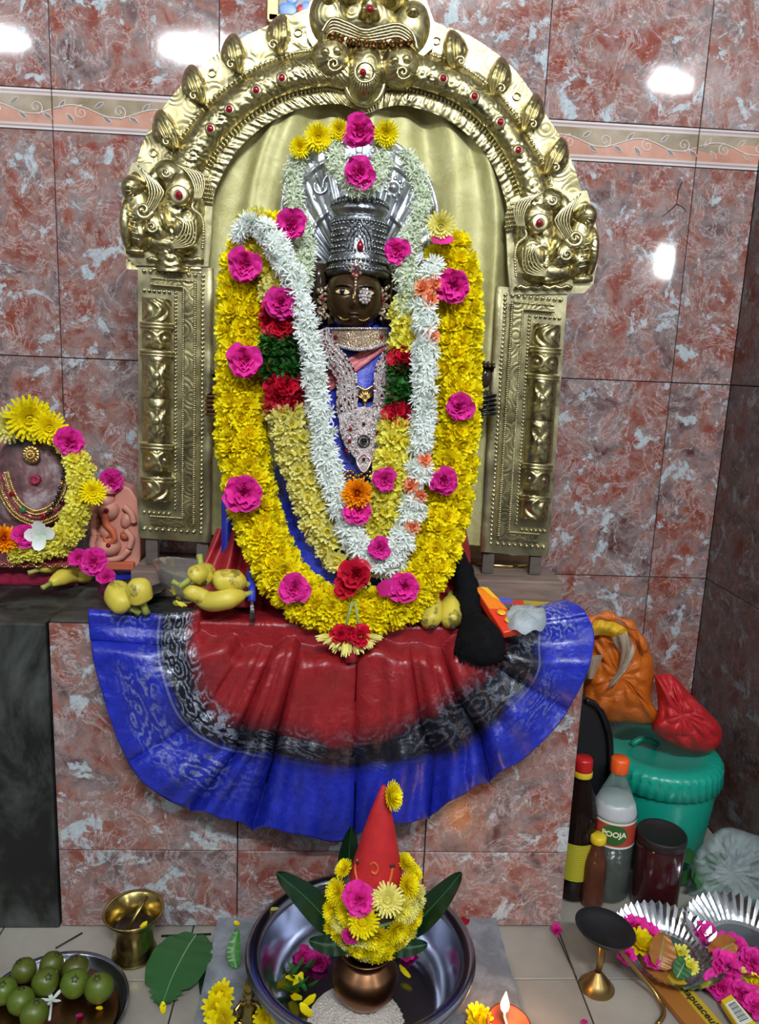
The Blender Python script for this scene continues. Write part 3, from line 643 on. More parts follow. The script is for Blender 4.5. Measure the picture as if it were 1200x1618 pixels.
# sea-monster heads
def makara(T, mir):
    def q(px, py, d=0): x, y = T(px, py); return A3(x, y, d)
    s = pxm(AY)
    def E(b, px, py, rx, ry, dep, rot=0, nu=22, nv=12): b.ell(q(px, py, 0), rx * s, dep, ry * s, nu, nv, Matrix.Rotation(rot * mir, 3, 'Y'))
    head = obj('sea_monster_head', mb().prism([q(x, y, 0) for x, y in [(192, 335), (198, 300), (210, 258), (235, 262), (262, 252), (300, 256), (330, 272), (338, 300), (334, 380), (330, 422), (215, 420), (200, 405), (194, 375)]][::mir], (0, -.006, 0)), M['brass_plain'], arch, smooth=False)
    b = mb(); E(b, 270, 278, 26, 22, .026, .3); E(b, 290, 305, 30, 34, .034); E(b, 308, 285, 16, 20, .026, -.4)
    E(b, 296, 360, 24, 36, .034, .45); E(b, 270, 388, 42, 19, .030, .1); E(b, 312, 330, 13, 26, .026); obj('snout', b, M['brass'], head)
    b = mb(); E(b, 253, 362, 20, 36, .036, -.45); E(b, 266, 352, 9, 24, .044, -.3); obj('cheek', b, M['brass'], head)
    b = mb(); E(b, 221, 330, 20, 52, .024, -.1); E(b, 214, 300, 19, 20, .034); E(b, 204, 355, 12, 38, .028); E(b, 226, 372, 17, 26, .030); E(b, 245, 290, 13, 26, .022, .35); obj('plume', b, M['brass'], head)
    b = mb()
    for k in range(6):
        b.tube([q(*p, .028 + .003 * sin(k)) for p in cr([(218 + k * 5, 262 + k * 4), (232 + k * 5, 285 + k * 3), (236 + k * 4, 312), (224 + k * 3, 335 + k)], 12)], .0014, 5)
        a = k * .5; b.tube([q(214 + 19 * t * cos(2.0 + a), 300 + 19 * t * sin(2.0 + a), .036 - .008 * t) for t in (.4, .7, 1)], .0011, 4)
        b.tube([q(*p, .034) for p in cr([(276 + k * 6, 258 + k * 2), (296 + k * 5, 272 + k), (308 + k * 3, 296), (306 + k * 2, 318)], 10)], .0012, 5)
        b.tube([q(*p, .040) for p in cr([(274 + k * 7, 340 + k), (290 + k * 4, 352 + k * 3), (284 + k * 4, 372 + k * 3), (268, 388 + k)], 10)], .0012, 5)
        b.tube([q(*p, .032) for p in cr([(198 + k * 2, 330 + k * 9), (212 + k * 2, 334 + k * 9)], 4)], .0012, 4)
    obj('engraved_ridges', b, M['brass_plain'], head)
    b = mb(); sp = lambda cx, cy, r, d: [q(cx + r * (1 - i / 20) * cos(i * .5), cy + r * (1 - i / 20) * sin(i * .5), d + .004 * i / 20) for i in range(21)]
    b.tube(sp(227, 332, 15, .034), [.0042 * (1 - i / 34) for i in range(21)], 6); obj('curl', b, M['brass_plain'], head)
    for a_ in ((240, 358, 10, .036), (262, 272, 9, .036)): obj('curl', mb().tube(sp(*a_), .002, 6), M['brass_plain'], head)
    b = mb(); pth = cr([(300, 266), (318, 282), (310, 312), (304, 328), (318, 342), (322, 362), (320, 392)], 44)
    for p in pth: b.ell(q(*p, .030), .0026, .0026, .0026, 6, 4)
    for j in range(6):
        for i in range(7): 
            if i + j > 1 and i - j < 5: b.ell(q(313 + i * 3.6 + (j % 2) * 1.6, 276 + j * 7 + i * .6, .018), .0026, .003, .0026, 6, 4)
    for j in range(3):
        for i in range(6): b.ell(q(272 + i * 7, 377 + j * 7 - i * 1.6, .034), .0036, .003, .0032, 6, 4)
    obj('scales', b, M['brass_plain'], head)
    b = mb(); b.tube([q(232 + i * 9, 412 - (i % 2) * 4, .012) for i in range(11)], .0035, 6); b.tube([q(200, 396, .012), (q(228, 398, .012))], .005, 8)
    for i in range(8): b.tube([q(203 + i * 3.4, 391, .013), q(203 + i * 3.4, 402, .013)], .0015, 5)
    obj('scroll_base', b, M['brass'], head)
    obj('eye', mb().lathe([(.0001, .006), (.006, .006), (.0075, .0035), (.0105, .0055), (.0135, .003), (.015, -.006)], q(283, 308, .036), 20, basis(Vector((0, -1, 0)))), M['brass_plain'], head)
    obj('red_gem', mb().ell(q(283, 308, .044), .0055, .003, .0055, 10, 6), M['gem_red'], head)
makara(lambda x, y: (x, y), 1); makara(lambda x, y: (1136 - x, y + 44), -1)
# crest face
crest = obj('crest', mb().prism([A3(x, y, .002) for x, y in [(484, 40), (490, 8), (510, -12), (520, -40), (575, -62), (640, -40), (668, -8), (686, 40), (684, 78), (668, 92), (625, 74), (580, 70), (530, 72), (498, 82), (486, 62)]], (0, -.008, 0)), M['brass_plain'], arch, smooth=False)
s_ = pxm(AY)
def CE(b, px, py, rx, ry, dep, base=0, rot=0): b.ell(A3(px, py, base), rx * s_, dep, ry * s_, 24, 12, Matrix.Rotation(rot, 3, 'Y'))
b = mb(); CE(b, 522, 32, 32, 40, .030); CE(b, 648, 50, 30, 40, .032, 0, .2); CE(b, 582, 30, 45, 34, .024); obj('cheeks', b, M['brass'], crest)
b = mb(); CE(b, 552, -4, 24, 18, .042); CE(b, 618, 2, 26, 19, .042); CE(b, 520, 14, 12, 10, .040); CE(b, 650, 34, 13, 12, .042); obj('brow', b, M['brass'], crest)
b = mb(); CE(b, 583, 26, 14, 20, .046); CE(b, 574, 36, 9, 7, .050); CE(b, 592, 38, 9, 7, .050); obj('nose', b, M['brass_plain'], crest)
b = mb()
for k in range(5): b.tube([A3(*p, .040 - .002 * k) for p in cr([(508, 52 + k * 4), (524, 30 + k * 5), (548, 36 + k * 5), (576, 48 + k * 4), (604, 42 + k * 5), (630, 38 + k * 5), (652, 52 + k * 5), (660, 80)], 40)], .0026, 6)
obj('moustache', b, M['brass'], crest)
b = mb()
for i in range(11): CE(b, 512 + i * 13.5, 52 + 8 * sin(i / 10 * pi) + i * 1.4 + 2, 5, 4.5, .010, .030)
obj('teeth', b, M['copper'], crest)
b = mb()
for j in range(3):
    for i in range(8 - j * 2): CE(b, 560 + i * 7 + j * 7, 68 + j * 6, 4, 3.6, .006, .012)
obj('beard_scales', b, M['brass_plain'], crest)
obj('red_gem', mb().ell(A3(585, 14, .048), .0052, .004, .0052, 10, 6), M['gem_red'], crest)
b = mb()
for px, py in ((523, 95), (632, 108)):
    o = mb(); CE(o, px, py, 30, 29, .030, .012); CE(o, px - 8, py - 10, 8, 7, .012, .034); CE(o, px + 10, py - 12, 8, 7, .012, .034)
    o.tube([A3(px + 5 + 13 * (1 - i / 18) * cos(i * .6), py + 6 + 13 * (1 - i / 18) * sin(i * .6), .042) for i in range(19)], .002, 6)
    obj('scroll_boss', o, M['brass'], arch)
med = mb(); CE(med, 577, 119, 29, 42, .030, .010); med = obj('medallion', med, M['brass'], arch)
b = mb()
for k in range(28):
    a = k / 28 * 2 * pi; b.tube([A3(577 + 17 * cos(a), 115 + 17 * sin(a), .040), A3(577 + 26 * cos(a), 119 + 38 * sin(a), .022)], .0011, 4)
b.tube([A3(577 + 16 * cos(k / 24 * 2 * pi), 114 + 16 * sin(k / 24 * 2 * pi), .040) for k in range(25)], .0016, 5); obj('rays', b, M['brass_plain'], med)
b = mb().tube([A3(577 + 32 * cos(k / 40 * 2 * pi), 120 + 46 * sin(k / 40 * 2 * pi), .012) for k in range(41)], .004, 6); obj('rim', b, M['brass_plain'], med)
obj('red_gem', mb().ell(A3(574, 114, .044), .005, .004, .005, 10, 6), M['gem_red'], med)
# pillars
def pillar(quad, mir):
    tl, tr, br, bl = quad       # outer-top, inner-top, inner-bottom, outer-bottom
    def q(s, t, d=0):
        x = (tl[0] * (1 - s) + tr[0] * s) * (1 - t) + (bl[0] * (1 - s) + br[0] * s) * t
        y = (tl[1] * (1 - s) + tr[1] * s) * (1 - t) + (bl[1] * (1 - s) + br[1] * s) * t
        return A3(x, y, d)
    P = obj('pillar', mb().grid(lambda u, v: q(u, v, .002 + .0012 * sin(v * 23 + u * 5) * (u > .85) + .003 * (u > .86) * (u < .98)), 24, 80), M['brass_plain'], arch)
    b = mb()
    for i in range(58): b.ell(q(.86, .03 + .935 * i / 57, .004), .0036, .0036, .0036, 6, 4); b.ell(q(.50, .10 + .785 * i / 57, .004), .0027, .0027, .0027, 6, 4)
    for i in range(9): b.ell(q(.08 + .76 * i / 9, .03, .004), .0036, .0036, .0036, 6, 4); b.ell(q(.08 + .76 * i / 9, .965, .004), .0036, .0036, .0036, 6, 4)
    for i in range(6): b.ell(q(.08 + .4 * i / 6, .10, .004), .003, .003, .003, 6, 4); b.ell(q(.08 + .4 * i / 6, .905, .004), .003, .003, .003, 6, 4)
    tag(obj('bead_row', b, M['brass_plain'], P), kind='stuff')
    b = mb(); pr = [(.18, .048), (.76, .048), (.76, .945), (.18, .945), (.18, .918), (.60, .918), (.60, .078), (.18, .078)]
    b.prism([q(x, y, .002) for x, y in pr][::mir], (0, -.007, 0)); obj('raised_band', b, M['brass'], P, smooth=False)
    b = mb()
    for k in range(110): t = .05 + .89 * k / 110; b.tube([q(.735, t, .010), q(.775, t + .004, .010)], .0014, 4); t = .08 + .835 * k / 110; b.tube([q(.585, t, .010), q(.62, t + .004, .010)], .0012, 4)
    for k in range(22): s = .18 + .56 * k / 22; b.tube([q(s, .048, .010), q(s + .01, .058, .010)], .0013, 4); b.tube([q(s * .8 + .02, .082, .009), q(s * .8 + .03, .073, .009)], .0013, 4); b.tube([q(s * .8 + .02, .914, .009), q(s * .8 + .03, .923, .009)], .0013, 4)
    obj('rope_edge', b, M['brass_plain'], P)
    segs = [(.125, .205, 3), (.222, .290, 2), (.306, .455, 1), (.457, .600, 1), (.622, .695, 2), (.712, .795, 3)]
    for t0, t1, kd in [(a + (a - .12) * .1, c + (c - .12) * .1, k) for a, c, k in segs]:
        def f(u, v):
            a = pi * u; s = .25 - .20 * cos(a) ; t = t0 + (t1 - t0) * v; X, Z = (u - .5) * 2, (v - .5) * 2; h = .030 * sin(a) * (1 + .10 * sqrt(max(0, 1 - Z ** 4)))
            if kd == 1: th = atan2(Z, X * .8); rr = sqrt(X * X * .6 + Z * Z); h += .0030 * (cos(th * 8) * (.15 < rr < .9)) * (1 - rr)
            elif kd == 3: h += .0024 * sin((X + .7 * Z * Z) * 12)
            else: h += .0024 * cos(sqrt((abs(X) - .45) ** 2 * 3 + Z * Z) * 9)
            return q(s, t, h + .002)
        o = obj('column_drum', mb().grid(f, 28, 18), M['brass'], P)
        if kd == 1: obj('flower_boss', mb().ell(q(.25, (t0 + t1) / 2, .038), .006, .005, .006, 12, 7), M['brass_plain'], o)
    for t in (.215, .308, .615, .725):
        t = t + (t - .12) * .1 + .0 
        for dt in (-.006, .006): obj('ring', mb().tube([q(.25 - .21 * cos(pi * k / 12), t + dt, .033 * sin(pi * k / 12)) for k in range(13)], .0028, 6), M['brass_plain'], P)
    for s in (.18, .88): 
        a = q(s, .985, -.004); obj('leg', mb().box((a.x, a.y + .004, (a.z + .562) / 2 + .01), .020, .012, a.z - .562 + .02), M['wood_dark'], P, smooth=False, bevel=.001)
pillar([(218, 414), (338, 424), (334, 858), (219, 850)], 1)
pillar([(897, 462), (784, 452), (760, 872), (867, 880)], -1)
for (x0, x1, py, nm) in ((204, 352, 945, 'left'), (748, 878, 948, 'right')):
    a, c = az(x0, py, ZTOP), az(x1, py, ZTOP); y0 = min(a.y, c.y)
    o = obj('wooden_block', mb().box(((a.x + c.x) / 2, -.245, ZTOP + .0215), c.x - a.x, .105, .043), M['wood'], smooth=False, bevel=.003)
    tag(o, 'worn wooden plank under the %s leg pair of the brass arch' % nm, 'plank', 'planks under the arch')
# curtain inside the arch
def cur(u, v):
    z = 1.33 - .72 * v; x = .035 + .28 * (2 * u - 1) * (sqrt(max(0, 1 - ((z - 1.10) / .29) ** 2)) if z > 1.10 else 1); y = -.243 + .008 * sin(u * 21 + .8 * sin(v * 3)) + .005 * sin(u * 47 + v * 4)
    y -= .016 * exp(-((u - .86 - .02 * v) / .022) ** 2) + .012 * exp(-((u - .17 + .03 * v) / .02) ** 2); return Vector((x, y, z))
o = obj('gold_curtain', mb().grid(cur, 150, 50), M['curtain']); tag(o, 'olive-gold satin curtain hanging inside the brass arch', 'curtain')
obj('purple_ribbon', mb().box(at(757, 730, -.215), .02, .004, .022, Matrix.Rotation(.2, 3, 'Y')), M['purple'], o, smooth=False)
dsk = mb().lathe([(.0001, 0), (.075, .001), (.083, .008), (.086, .008), (.078, -.003), (.0001, -.003)], (.300, -.14, .56), 40)
tag(obj('brass_plate', dsk, M['brass_bright']), 'shallow yellow brass plate lying behind the right brass pillar', 'plate')
tag(obj('plate_stand', mb().lathe([(.05, ZTOP), (.05, .545), (.03, .55), (.03, .557)], (.300, -.14, 0), 24), M['black'], smooth=False), 'black round stand under the brass plate behind the right pillar', 'stand')
for i, (x, y, z, w, pw) in enumerate(TUBES):
    t = thing('tube_light', ['white tube light overhead, farthest left', 'short white tube light overhead left of the camera', 'added white fill tube overhead near the middle', 'white tube light overhead, farthest right'][i], 'lamp', (x, y, z), 'tube lights overhead')
    obj('housing', mb().box((x, y - .035, z + .02), w + .06, .03, .05), M['plaster'], t, smooth=False, bevel=.004)
    obj('bracket', mb().box((x, y - .05, (z + 2.605) / 2 + .02), .03, .02, 2.605 - z - .04), M['plaster'], t, smooth=False)
    obj('tube', mb().tube([(x - w / 2, y, z), (x + w / 2, y, z)], .013, 12), M['lit'], t)
# ================================================================ goddess
S3 = pxm(-.30)
def hood():
    t = thing('serpent_hood', 'silver fan-shaped serpent hood standing behind the goddess crown', 'hood', at(567, 440, -.27))
    out = cr([(512, 452), (470, 425), (449, 375), (447, 320), (462, 268), (498, 232), (535, 219), (568, 214), (602, 219), (640, 240), (674, 280), (690, 330), (686, 385), (662, 425), (622, 455)], 121)
    def f(u, v, back=0):
        i = u * 120; k = min(int(i), 119); fr = i - k; ox = out[k][0] * (1 - fr) + out[k + 1][0] * fr; oy = out[k][1] * (1 - fr) + out[k + 1][1] * fr
        px = 567 + (ox - 567) * (v ** .8); py = 452 + (oy - 452) * v
        a = (u - .5) * 2; rib = abs(sin(u * pi * 15 + a * (1 - v) * 2.2)); h = (.010 * rib + .0010 * sin(rib * 9)) * (v ** .5) * (1 if v < .97 else .6) + .012 * sin(pi * v)
        h += .004 * (sin(v * 60) > .97)
        return at(px, py, -.262 - h + (.016 if back else 0))
    obj('ribbed_fan', mb().grid(f, 180, 60), M['silver_hood'], t)
    obj('fan_back', mb().grid(lambda u, v: f(u, v, 0) * 0 + at(*(lambda p: (567 + (p[0] - 567) * v, 452 + (p[1] - 452) * v))(out[int(u * 120)]), -.256), 120, 4), M['silver_dark'], t)
    obj('rim', mb().tube([at(x, y, -.262) for x, y in out], .0045, 8), M['silver_hood'], t)
    b = mb(); P = at(622, 296, -.292); b.lathe([(.0001, .004), (.005, .004), (.006, .001), (.010, .001)], P, 24, basis(Vector((0, -1, 0))))
    for k in range(9): b.ell(P + Vector((.0125 * cos(k * .698), 0, .0125 * sin(k * .698))), .004, .002, .004, 8, 5)
    obj('wheel_emblem', b, M['silver_hood'], t)
    b = mb(); b.tube([at(*p, -.296) for p in cr([(498, 288), (497, 300), (506, 306), (516, 300), (515, 288)], 16)], .003, 6); b.tube([at(*p, -.298) for p in cr([(510, 300), (512, 286), (518, 276), (514, 272)], 10)], .0026, 6)
    obj('conch_emblem', b, M['silver_hood'], t)
hood()
CY = -.315
def crown():
    t = thing('silver_crown', 'tall dark engraved silver crown on the goddess head with a red teardrop stone', 'crown', at(562, 440, CY))
    c = at(565, 438, CY); px = lambda r: r * pxm(CY); H = lambda py: at(565, py, CY).z - c.z
    prof = [(px(46), H(440)), (px(48), H(434)), (px(47), H(428)), (px(44), H(422)), (px(45), H(416)), (px(43), H(408)), (px(41), H(402)), (px(41), H(380)), (px(42), H(358)), (px(43), H(352)), (px(41), H(348)), (px(40), H(346)), (px(45), H(341)), (px(46), H(336)), (px(43), H(330)), (px(39), H(322)), (px(30), H(316)), (px(20), H(312)), (px(17), H(306)), (px(20), H(302)), (px(14), H(297)), (px(17), H(292)), (px(8), H(288)), (.0001, H(286))]
    pp = [(p[0], p[1]) for p in prof]
    tilt = Matrix.Rotation(-.05, 3, 'X')
    obj('body', mb().lathe(pp, c, 48, tilt), M['silver_dark'], t)
    def ring(py, r, n, s, ph=0):
        b = mb()
        for i in range(n):
            a = 2 * pi * (i + ph) / n; b.ell(c + tilt @ Vector((px(r) * cos(a), px(r) * sin(a), H(py))), s, s, s, 6, 4)
        tag(obj('bead_ring', b, M['silver_dark'], t), kind='stuff')
    ring(430, 47.5, 52, .0026); ring(418, 45.5, 40, .003); ring(404, 42.5, 52, .0022); ring(356, 43, 48, .0024); ring(326, 42, 40, .003)
    b = mb(); q_ = lambda x, y: c + tilt @ Vector((px(x), -sqrt(px(42.5) ** 2 - px(x) ** 2), H(y)))
    for k in range(3):
        w = 20 - k * 5; b.tube([q_(w * cos(a), 402 - (38 - k * 7) * sin(a) * (1 + .25 * (sin(a) > .97))) for a in [pi * i / 24 for i in range(25)]], .0013 + .0004 * (k == 1), 5)
    for j in range(5):
        for i in range(16):
            a = -pi / 2 + (i - 7.5) * .17 + (j % 2) * .085
            if abs(a + pi / 2) > .50 or j > 3: b.ell(c + tilt @ Vector((px(41.5) * cos(a), px(41.5) * sin(a), H(396 - j * 9))), .0035, .0022, .0028, 6, 4)
    for i in range(24):
        a = 2 * pi * i / 24; b.tube([c + tilt @ Vector((px(r) * cos(a), px(r) * sin(a), H(y))) for r, y in ((43.5, 330), (41, 322), (32, 316.5))], .0018, 5)
    obj('embossing', b, M['silver_dark'], t)
    P = c + tilt @ Vector((px(2), -px(44), H(397)))
    obj('red_stone', mb().tube([P + Vector((0, 0, z)) for z in (-.008, -.005, 0, .005, .009)], [.001, .0045, .0052, .0032, .0006], 10, sq=1), M['gem_red'], t)
crown()
# the seated stone figure
idol = thing('goddess_idol', 'oiled dark stone goddess with a painted face, draped in blue silk and garlands', 'idol', at(565, 900, -.25))
hc = at(560, 472, -.318); rx, ry, rz = .0445, .050, .053
def hd(u, v):
    a = -pi / 2 + (u - .5) * 2 * pi; ph = -pi / 2 + v * pi; x = cos(ph) * cos(a); y = cos(ph) * sin(a); z = sin(ph); d = 0
    if y < 0:
        g = lambda cx, cz, sx, sz: exp(-((x - cx) / sx) ** 2 - ((z - cz) / sz) ** 2)
        d += .22 * g(0, -.20, .10, .13) + .10 * g(0, .05, .07, .22) + .05 * g(.10, -.26, .05, .05) + .05 * g(-.10, -.26, .05, .05)
        d += .06 * g(0, -.46, .16, .045) + .065 * g(0, -.57, .13, .045) - .03 * g(0, -.515, .2, .02) + .07 * g(0, -.80, .2, .12)
        for s in (-1, 1): d += -.07 * g(.40 * s, .10, .20, .10) + .05 * g(.40 * s, .10, .13, .06) + .05 * exp(-((z - .30 + .45 * (x - .38 * s) ** 2) / .035) ** 2 - ((x - .38 * s) / .26) ** 2) + .04 * g(.48 * s, -.35, .2, .2)
    w = 1 - .16 * max(0, -z - .3) ; return hc + Vector((x * rx * w, y * ry * (1 + d), z * rz))
obj('head', mb().grid(hd, 120, 90), M['stone_face'], idol)
def fsurf(x, z, lift=0):   # point of the face surface at normalised (x, z)
    y = -sqrt(max(.05, 1 - x * x - z * z)); return hc + Vector((x * rx, y * ry * 1.0 - lift, z * rz))
for s in (-1, 1):
    b = mb(); ex = .41 * s
    prof = [(ex + .24 * cos(a), .10 + .085 * sin(a) * (1 if sin(a) > 0 else .7) + .02 * s * cos(a)) for a in [2 * pi * i / 20 for i in range(20)]]
    ctr = fsurf(ex, .10, .004); b.add([ctr] + [fsurf(x, z, .0022) for x, z in prof], [(0, 1 + (i + 1) % 20, 1 + i) for i in range(20)]); e = obj('eye', b, M['eye_white'], idol)
    obj('pupil', mb().ell(fsurf(ex, .115, .0035), .0042, .0022, .0042, 12, 7), M['black_gloss'], e)
    obj('eyebrow', mb().tube([fsurf(ex + x, .30 - .9 * x * x, .0035) for x in [-.24 + .04 * i for i in range(13)]], [.0005 + .0014 * sin(pi * i / 12) for i in range(13)], 6), M['stone_black'], idol)
    obj('eyelid', mb().tube([fsurf(ex + .25 * cos(a), .10 + .10 * sin(a), .003) for a in [pi * i / 12 for i in range(13)]], .0011, 6), M['stone_black'], idol)
    obj('gold_cheek_line', mb().tube([fsurf(.30 * s + .22 * x * s, -.64 + .10 * abs(x) ** 2, .0018) for x in (-.6, -.2, .3, .8, 1.1)], [.0003, .0009, .0011, .0008, .0003], 6), M['gold'], idol)
obj('lips', mb().ell(hc + Vector((0, -ry * .94, -.46 * rz)), .0085, .004, .0026, 14, 7).ell(hc + Vector((0, -ry * .92, -.56 * rz)), .0075, .0042, .0028, 14, 7), M['stone_face'], idol)
obj('nose_gilding', mb().tube([hc + Vector((-.002, -ry * (1.02 + .10 * t), (.10 - .28 * t) * rz)) for t in (0, .3, .6, .9)], [.0006, .0014, .0018, .001], 6), M['gold'], idol)
obj('neck', mb().lathe([(.030, 0), (.026, .02), (.026, .045)], hc + Vector((0, .012, -.075)), 24), M['stone_black'], idol)
for s, px in ((-1, 507), (1, 608)):      # carved side panels with ears
    c = at(px, 470, -.30); e = mb().tube([c + Vector((.002 * s, -.008, z)) for z in (.048, .03, .008, -.012, -.03, -.044)], [.008, .013, .010, .011, .013, .006], 12, sq=.8); e = obj('ear', e, M['stone_black'], idol)
    obj('carved_panel', mb().box(at(px - 6 * s * -1, 468, -.282), .036, .02, .105), M['stone_black'], idol, smooth=False, bevel=.004)
    b = mb(); c2 = at(px + 2 * s, 430, -.298); b.tube([c2 + Vector((.008 * (1 - i / 14) * cos(i * .7), 0, .008 * (1 - i / 14) * sin(i * .7))) for i in range(15)], .0018, 6)
    b.tube([c2 + Vector((.010 * cos(i * .52), .001, .010 * sin(i * .52))) for i in range(13)], .0018, 6); obj('carved_scroll', b, M['stone_black'], e)
# body: one continuous clothed surface, plus arms
rings = [(508, 34, .030, -.285), (520, 58, .045, -.28), (545, 76, .060, -.275), (600, 84, .075, -.27), (660, 84, .085, -.27), (700, 98, .10, -.265), (760, 130, .125, -.255), (820, 165, .150, -.25), (880, 182, .165, -.25), (930, 188, .172, -.25), (965, 184, .172, -.25), (1000, 178, .172, -.25), (1012, 174, .168, -.25)]
rg = cr(rings, 60)
def body(u, v):
    i = v * 59; k = min(int(i), 58); f = i - k; py, hw, dp, yc = [rg[k][j] * (1 - f) + rg[k + 1][j] * f for j in range(4)]
    a = -pi / 2 + (u - .5) * 2 * pi; c = at(568, py, yc - dp); r = hw * pxm(yc - dp * .2)
    fold = 1 + .014 * sin(a * 17 + v * 6) * (v > .25)
    return Vector((c.x + r * cos(a) * fold, yc + dp * sin(a) * fold, c.z))
BODY = obj('draped_body', mb().grid(body, 110, 80, True), M['blue'], idol)
BODY.data.materials.append(M['red'])
for p in BODY.data.polygons:
    c = p.center + BODY.location + idol.location
    if c.z < .66 and abs(c.x - .03) > .115 + .25 * max(0, c.z - .58): p.material_index = 1
def onbody(px, py, lift=0):      # the point of the clothed body's front seen at a pixel
    i = max(0, min(59, min(range(60), key=lambda k: abs(rg[k][0] - py)))); _, hw, dp, yc = rg[i]
    x = (px - 568) / hw; x = max(-.96, min(.96, x)); return at(px, py, yc - dp * sqrt(1 - x * x) - lift)
b = mb().grid(lambda u, v: onbody(*(lambda a, c: (a[0] * (1 - u) + c[0] * u, a[1] * (1 - u) + c[1] * u))((lambda t: (628 - 105 * t, 538 + 80 * t))(v), (lambda t: (606 - 100 * t, 532 + 62 * t))(v)), .005 + .002 * sin(u * 9)), 8, 24)
obj('pink_pallu', b, M['pallu'], idol)
for s in (-1, 1):                # upper arms, forearms and raised hands of stone, mostly behind garlands
    X = lambda d: 568 + s * d
    obj('arm', mb().tube([at(X(66), 540, -.27), at(X(105), 580, -.27), at(X(150), 640, -.28), at(X(185), 640, -.30), at(X(196), 615, -.30)], [.03, .028, .025, .021, .018], 12), M['stone_black'], idol)
    P = at(X(198), 600, -.305) if s > 0 else at(350, 612, -.305); b = mb(); b.ell(P + Vector((0, 0, .004)), .013, .009, .017, 12, 8)
    for k in range(4): b.tube([P + Vector((-.010 + .0066 * k, 0, .014)), P + Vector((-.011 + .0070 * k, -.010, .026)), P + Vector((-.010 + .0066 * k, -.020, .020))], [.0042, .0036, .0026], 7)
    b.tube([P + Vector((-.012 * s, -.004, 0)), P + Vector((-.019 * s, -.012, .010)), P + Vector((-.017 * s, -.018, .018))], [.0048, .004, .003], 7)
    obj('hand', b, M['stone_black'], idol)
    b = mb()
    for k in range(5): c = at(X(196) if s > 0 else 346, 625 + k * 7, -.302); b.tube([c + Vector((.020 * cos(j * .4), -.020 * sin(j * .4), .002 * sin(j * .8))) for j in range(17)], .0022, 6)
    tag(obj('bangle', b, M['black_gloss'] if s > 0 else M['copper'], idol), 'stack of thin bangles')
# jewels
t = thing('choker', 'wide gold filigree choker tight under the goddess chin', 'necklace', at(568, 530, -.33))
obj('band', mb().grid(lambda u, v: at(524 + 88 * u, 521 + 20 * v * (1 - .3 * abs(u - .5)) + 10 * sin(pi * u) * v, -.325 - .030 * sin(pi * u) - .004 * v), 30, 8), M['stones_gold'], t)
b = mb(); g = mb()
for i in range(27): u = i / 26; b.ell(at(524 + 88 * u, 519, -.327 - .031 * sin(pi * u)), .0019, .0019, .0019, 6, 4); b.ell(at(524 + 88 * u, 542 + 10 * sin(pi * u), -.330 - .031 * sin(pi * u)), .0024, .0024, .003, 6, 4)
obj('pearls', b, M['stones'], t)
for u in (.08, .9): obj('red_gem', mb().ell(at(524 + 88 * u, 532, -.332 - .03 * sin(pi * u)), .003, .002, .003, 8, 5), M['gem_red'], t)
t = thing('long_stone_necklace', 'long heavy necklace of pinkish-white stones ending in a round pendant', 'necklace', at(570, 640, -.38))
left = cr([(503, 522), (512, 545), (532, 570), (546, 592), (549, 620), (548, 640), (553, 655), (575, 664)], 60); right = cr([(640, 545), (622, 560), (609, 580), (606, 605), (606, 630), (600, 650), (575, 664)], 60)
def strip(path, w0, w1, lift=.018):
    def f(u, v):
        i = v * 59; k = min(int(i), 58); a, c = path[k], path[k + 1]; fr = i - k; x, y = a[0] + (c[0] - a[0]) * fr, a[1] + (c[1] - a[1]) * fr
        dx, dy = c[0] - a[0], c[1] - a[1]; L = sqrt(dx * dx + dy * dy) + 1e-6; w = (w0 + (w1 - w0) * v) * (1 + .10 * sin(v * 70)); o = (u - .5) * w
        return onbody(x - dy / L * o, y + dx / L * o, lift + .003 * sin(pi * u))
    return mb().grid(f, 8, 90)
obj('band', strip(left, 34, 30), M['stones'], t); obj('band', strip(right, 26, 30), M['stones'], t)
pend = [(536, 655), (575, 642), (612, 652), (614, 680), (606, 706), (592, 724), (575, 748), (560, 722), (545, 704), (537, 680)]
pp = [onbody(x, y, .026) for x, y in pend]; cc = onbody(575, 692, .030)
b = mb(); ring2 = [p.lerp(cc, .35) + Vector((0, -.002, 0)) for p in pp]; n_ = len(pp)
b.add(pp + ring2 + [cc], [(i, (i + 1) % n_, n_ + (i + 1) % n_, n_ + i) for i in range(n_)] + [(n_ + i, n_ + (i + 1) % n_, 2 * n_) for i in range(n_)]); pd = obj('pendant', b, M['stones'], t)
b = mb()
for (cx, cy, r_) in ((575, 697, 9), (575, 697, 4.5)): b.tube([onbody(cx + r_ * cos(i * .35), cy + r_ * sin(i * .35), .033) for i in range(19)], .0013, 6)
obj('black_ring', b, M['black_gloss'], pd)
b = mb().tube([onbody(*p, .033) for p in cr([(575, 716), (564, 728), (575, 746), (586, 728), (575, 716)], 22)], .0015, 6); obj('drop_outline', b, M['jewel_pink'], pd)
gm = {'gem_red': mb(), 'gem_dark': mb(), 'jewel_pink': mb(), 'stones': mb()}
random.seed(5)
def gemat(x, y, r, k, lf=.021): gm[k].ell(onbody(x, y, lf), r, r * .6, r, 7, 5)
for path, w in ((left, 30), (right, 26)):
    for i in range(2, 58):
        a, c = path[i], path[i + 1]; dx, dy = c[0] - a[0], c[1] - a[1]; L = sqrt(dx * dx + dy * dy) + 1e-6
        for o in (-.52, -.3, -.1, .1, .3, .52):
            k = 'stones' if R_() < .72 else random.choice(['jewel_pink', 'gem_red', 'gem_dark']); gemat(a[0] - dy / L * o * w + ru(-1, 1), a[1] + dx / L * o * w, ru(.0012, .0020) if k == 'stones' else ru(.0013, .0022), k, .0225)
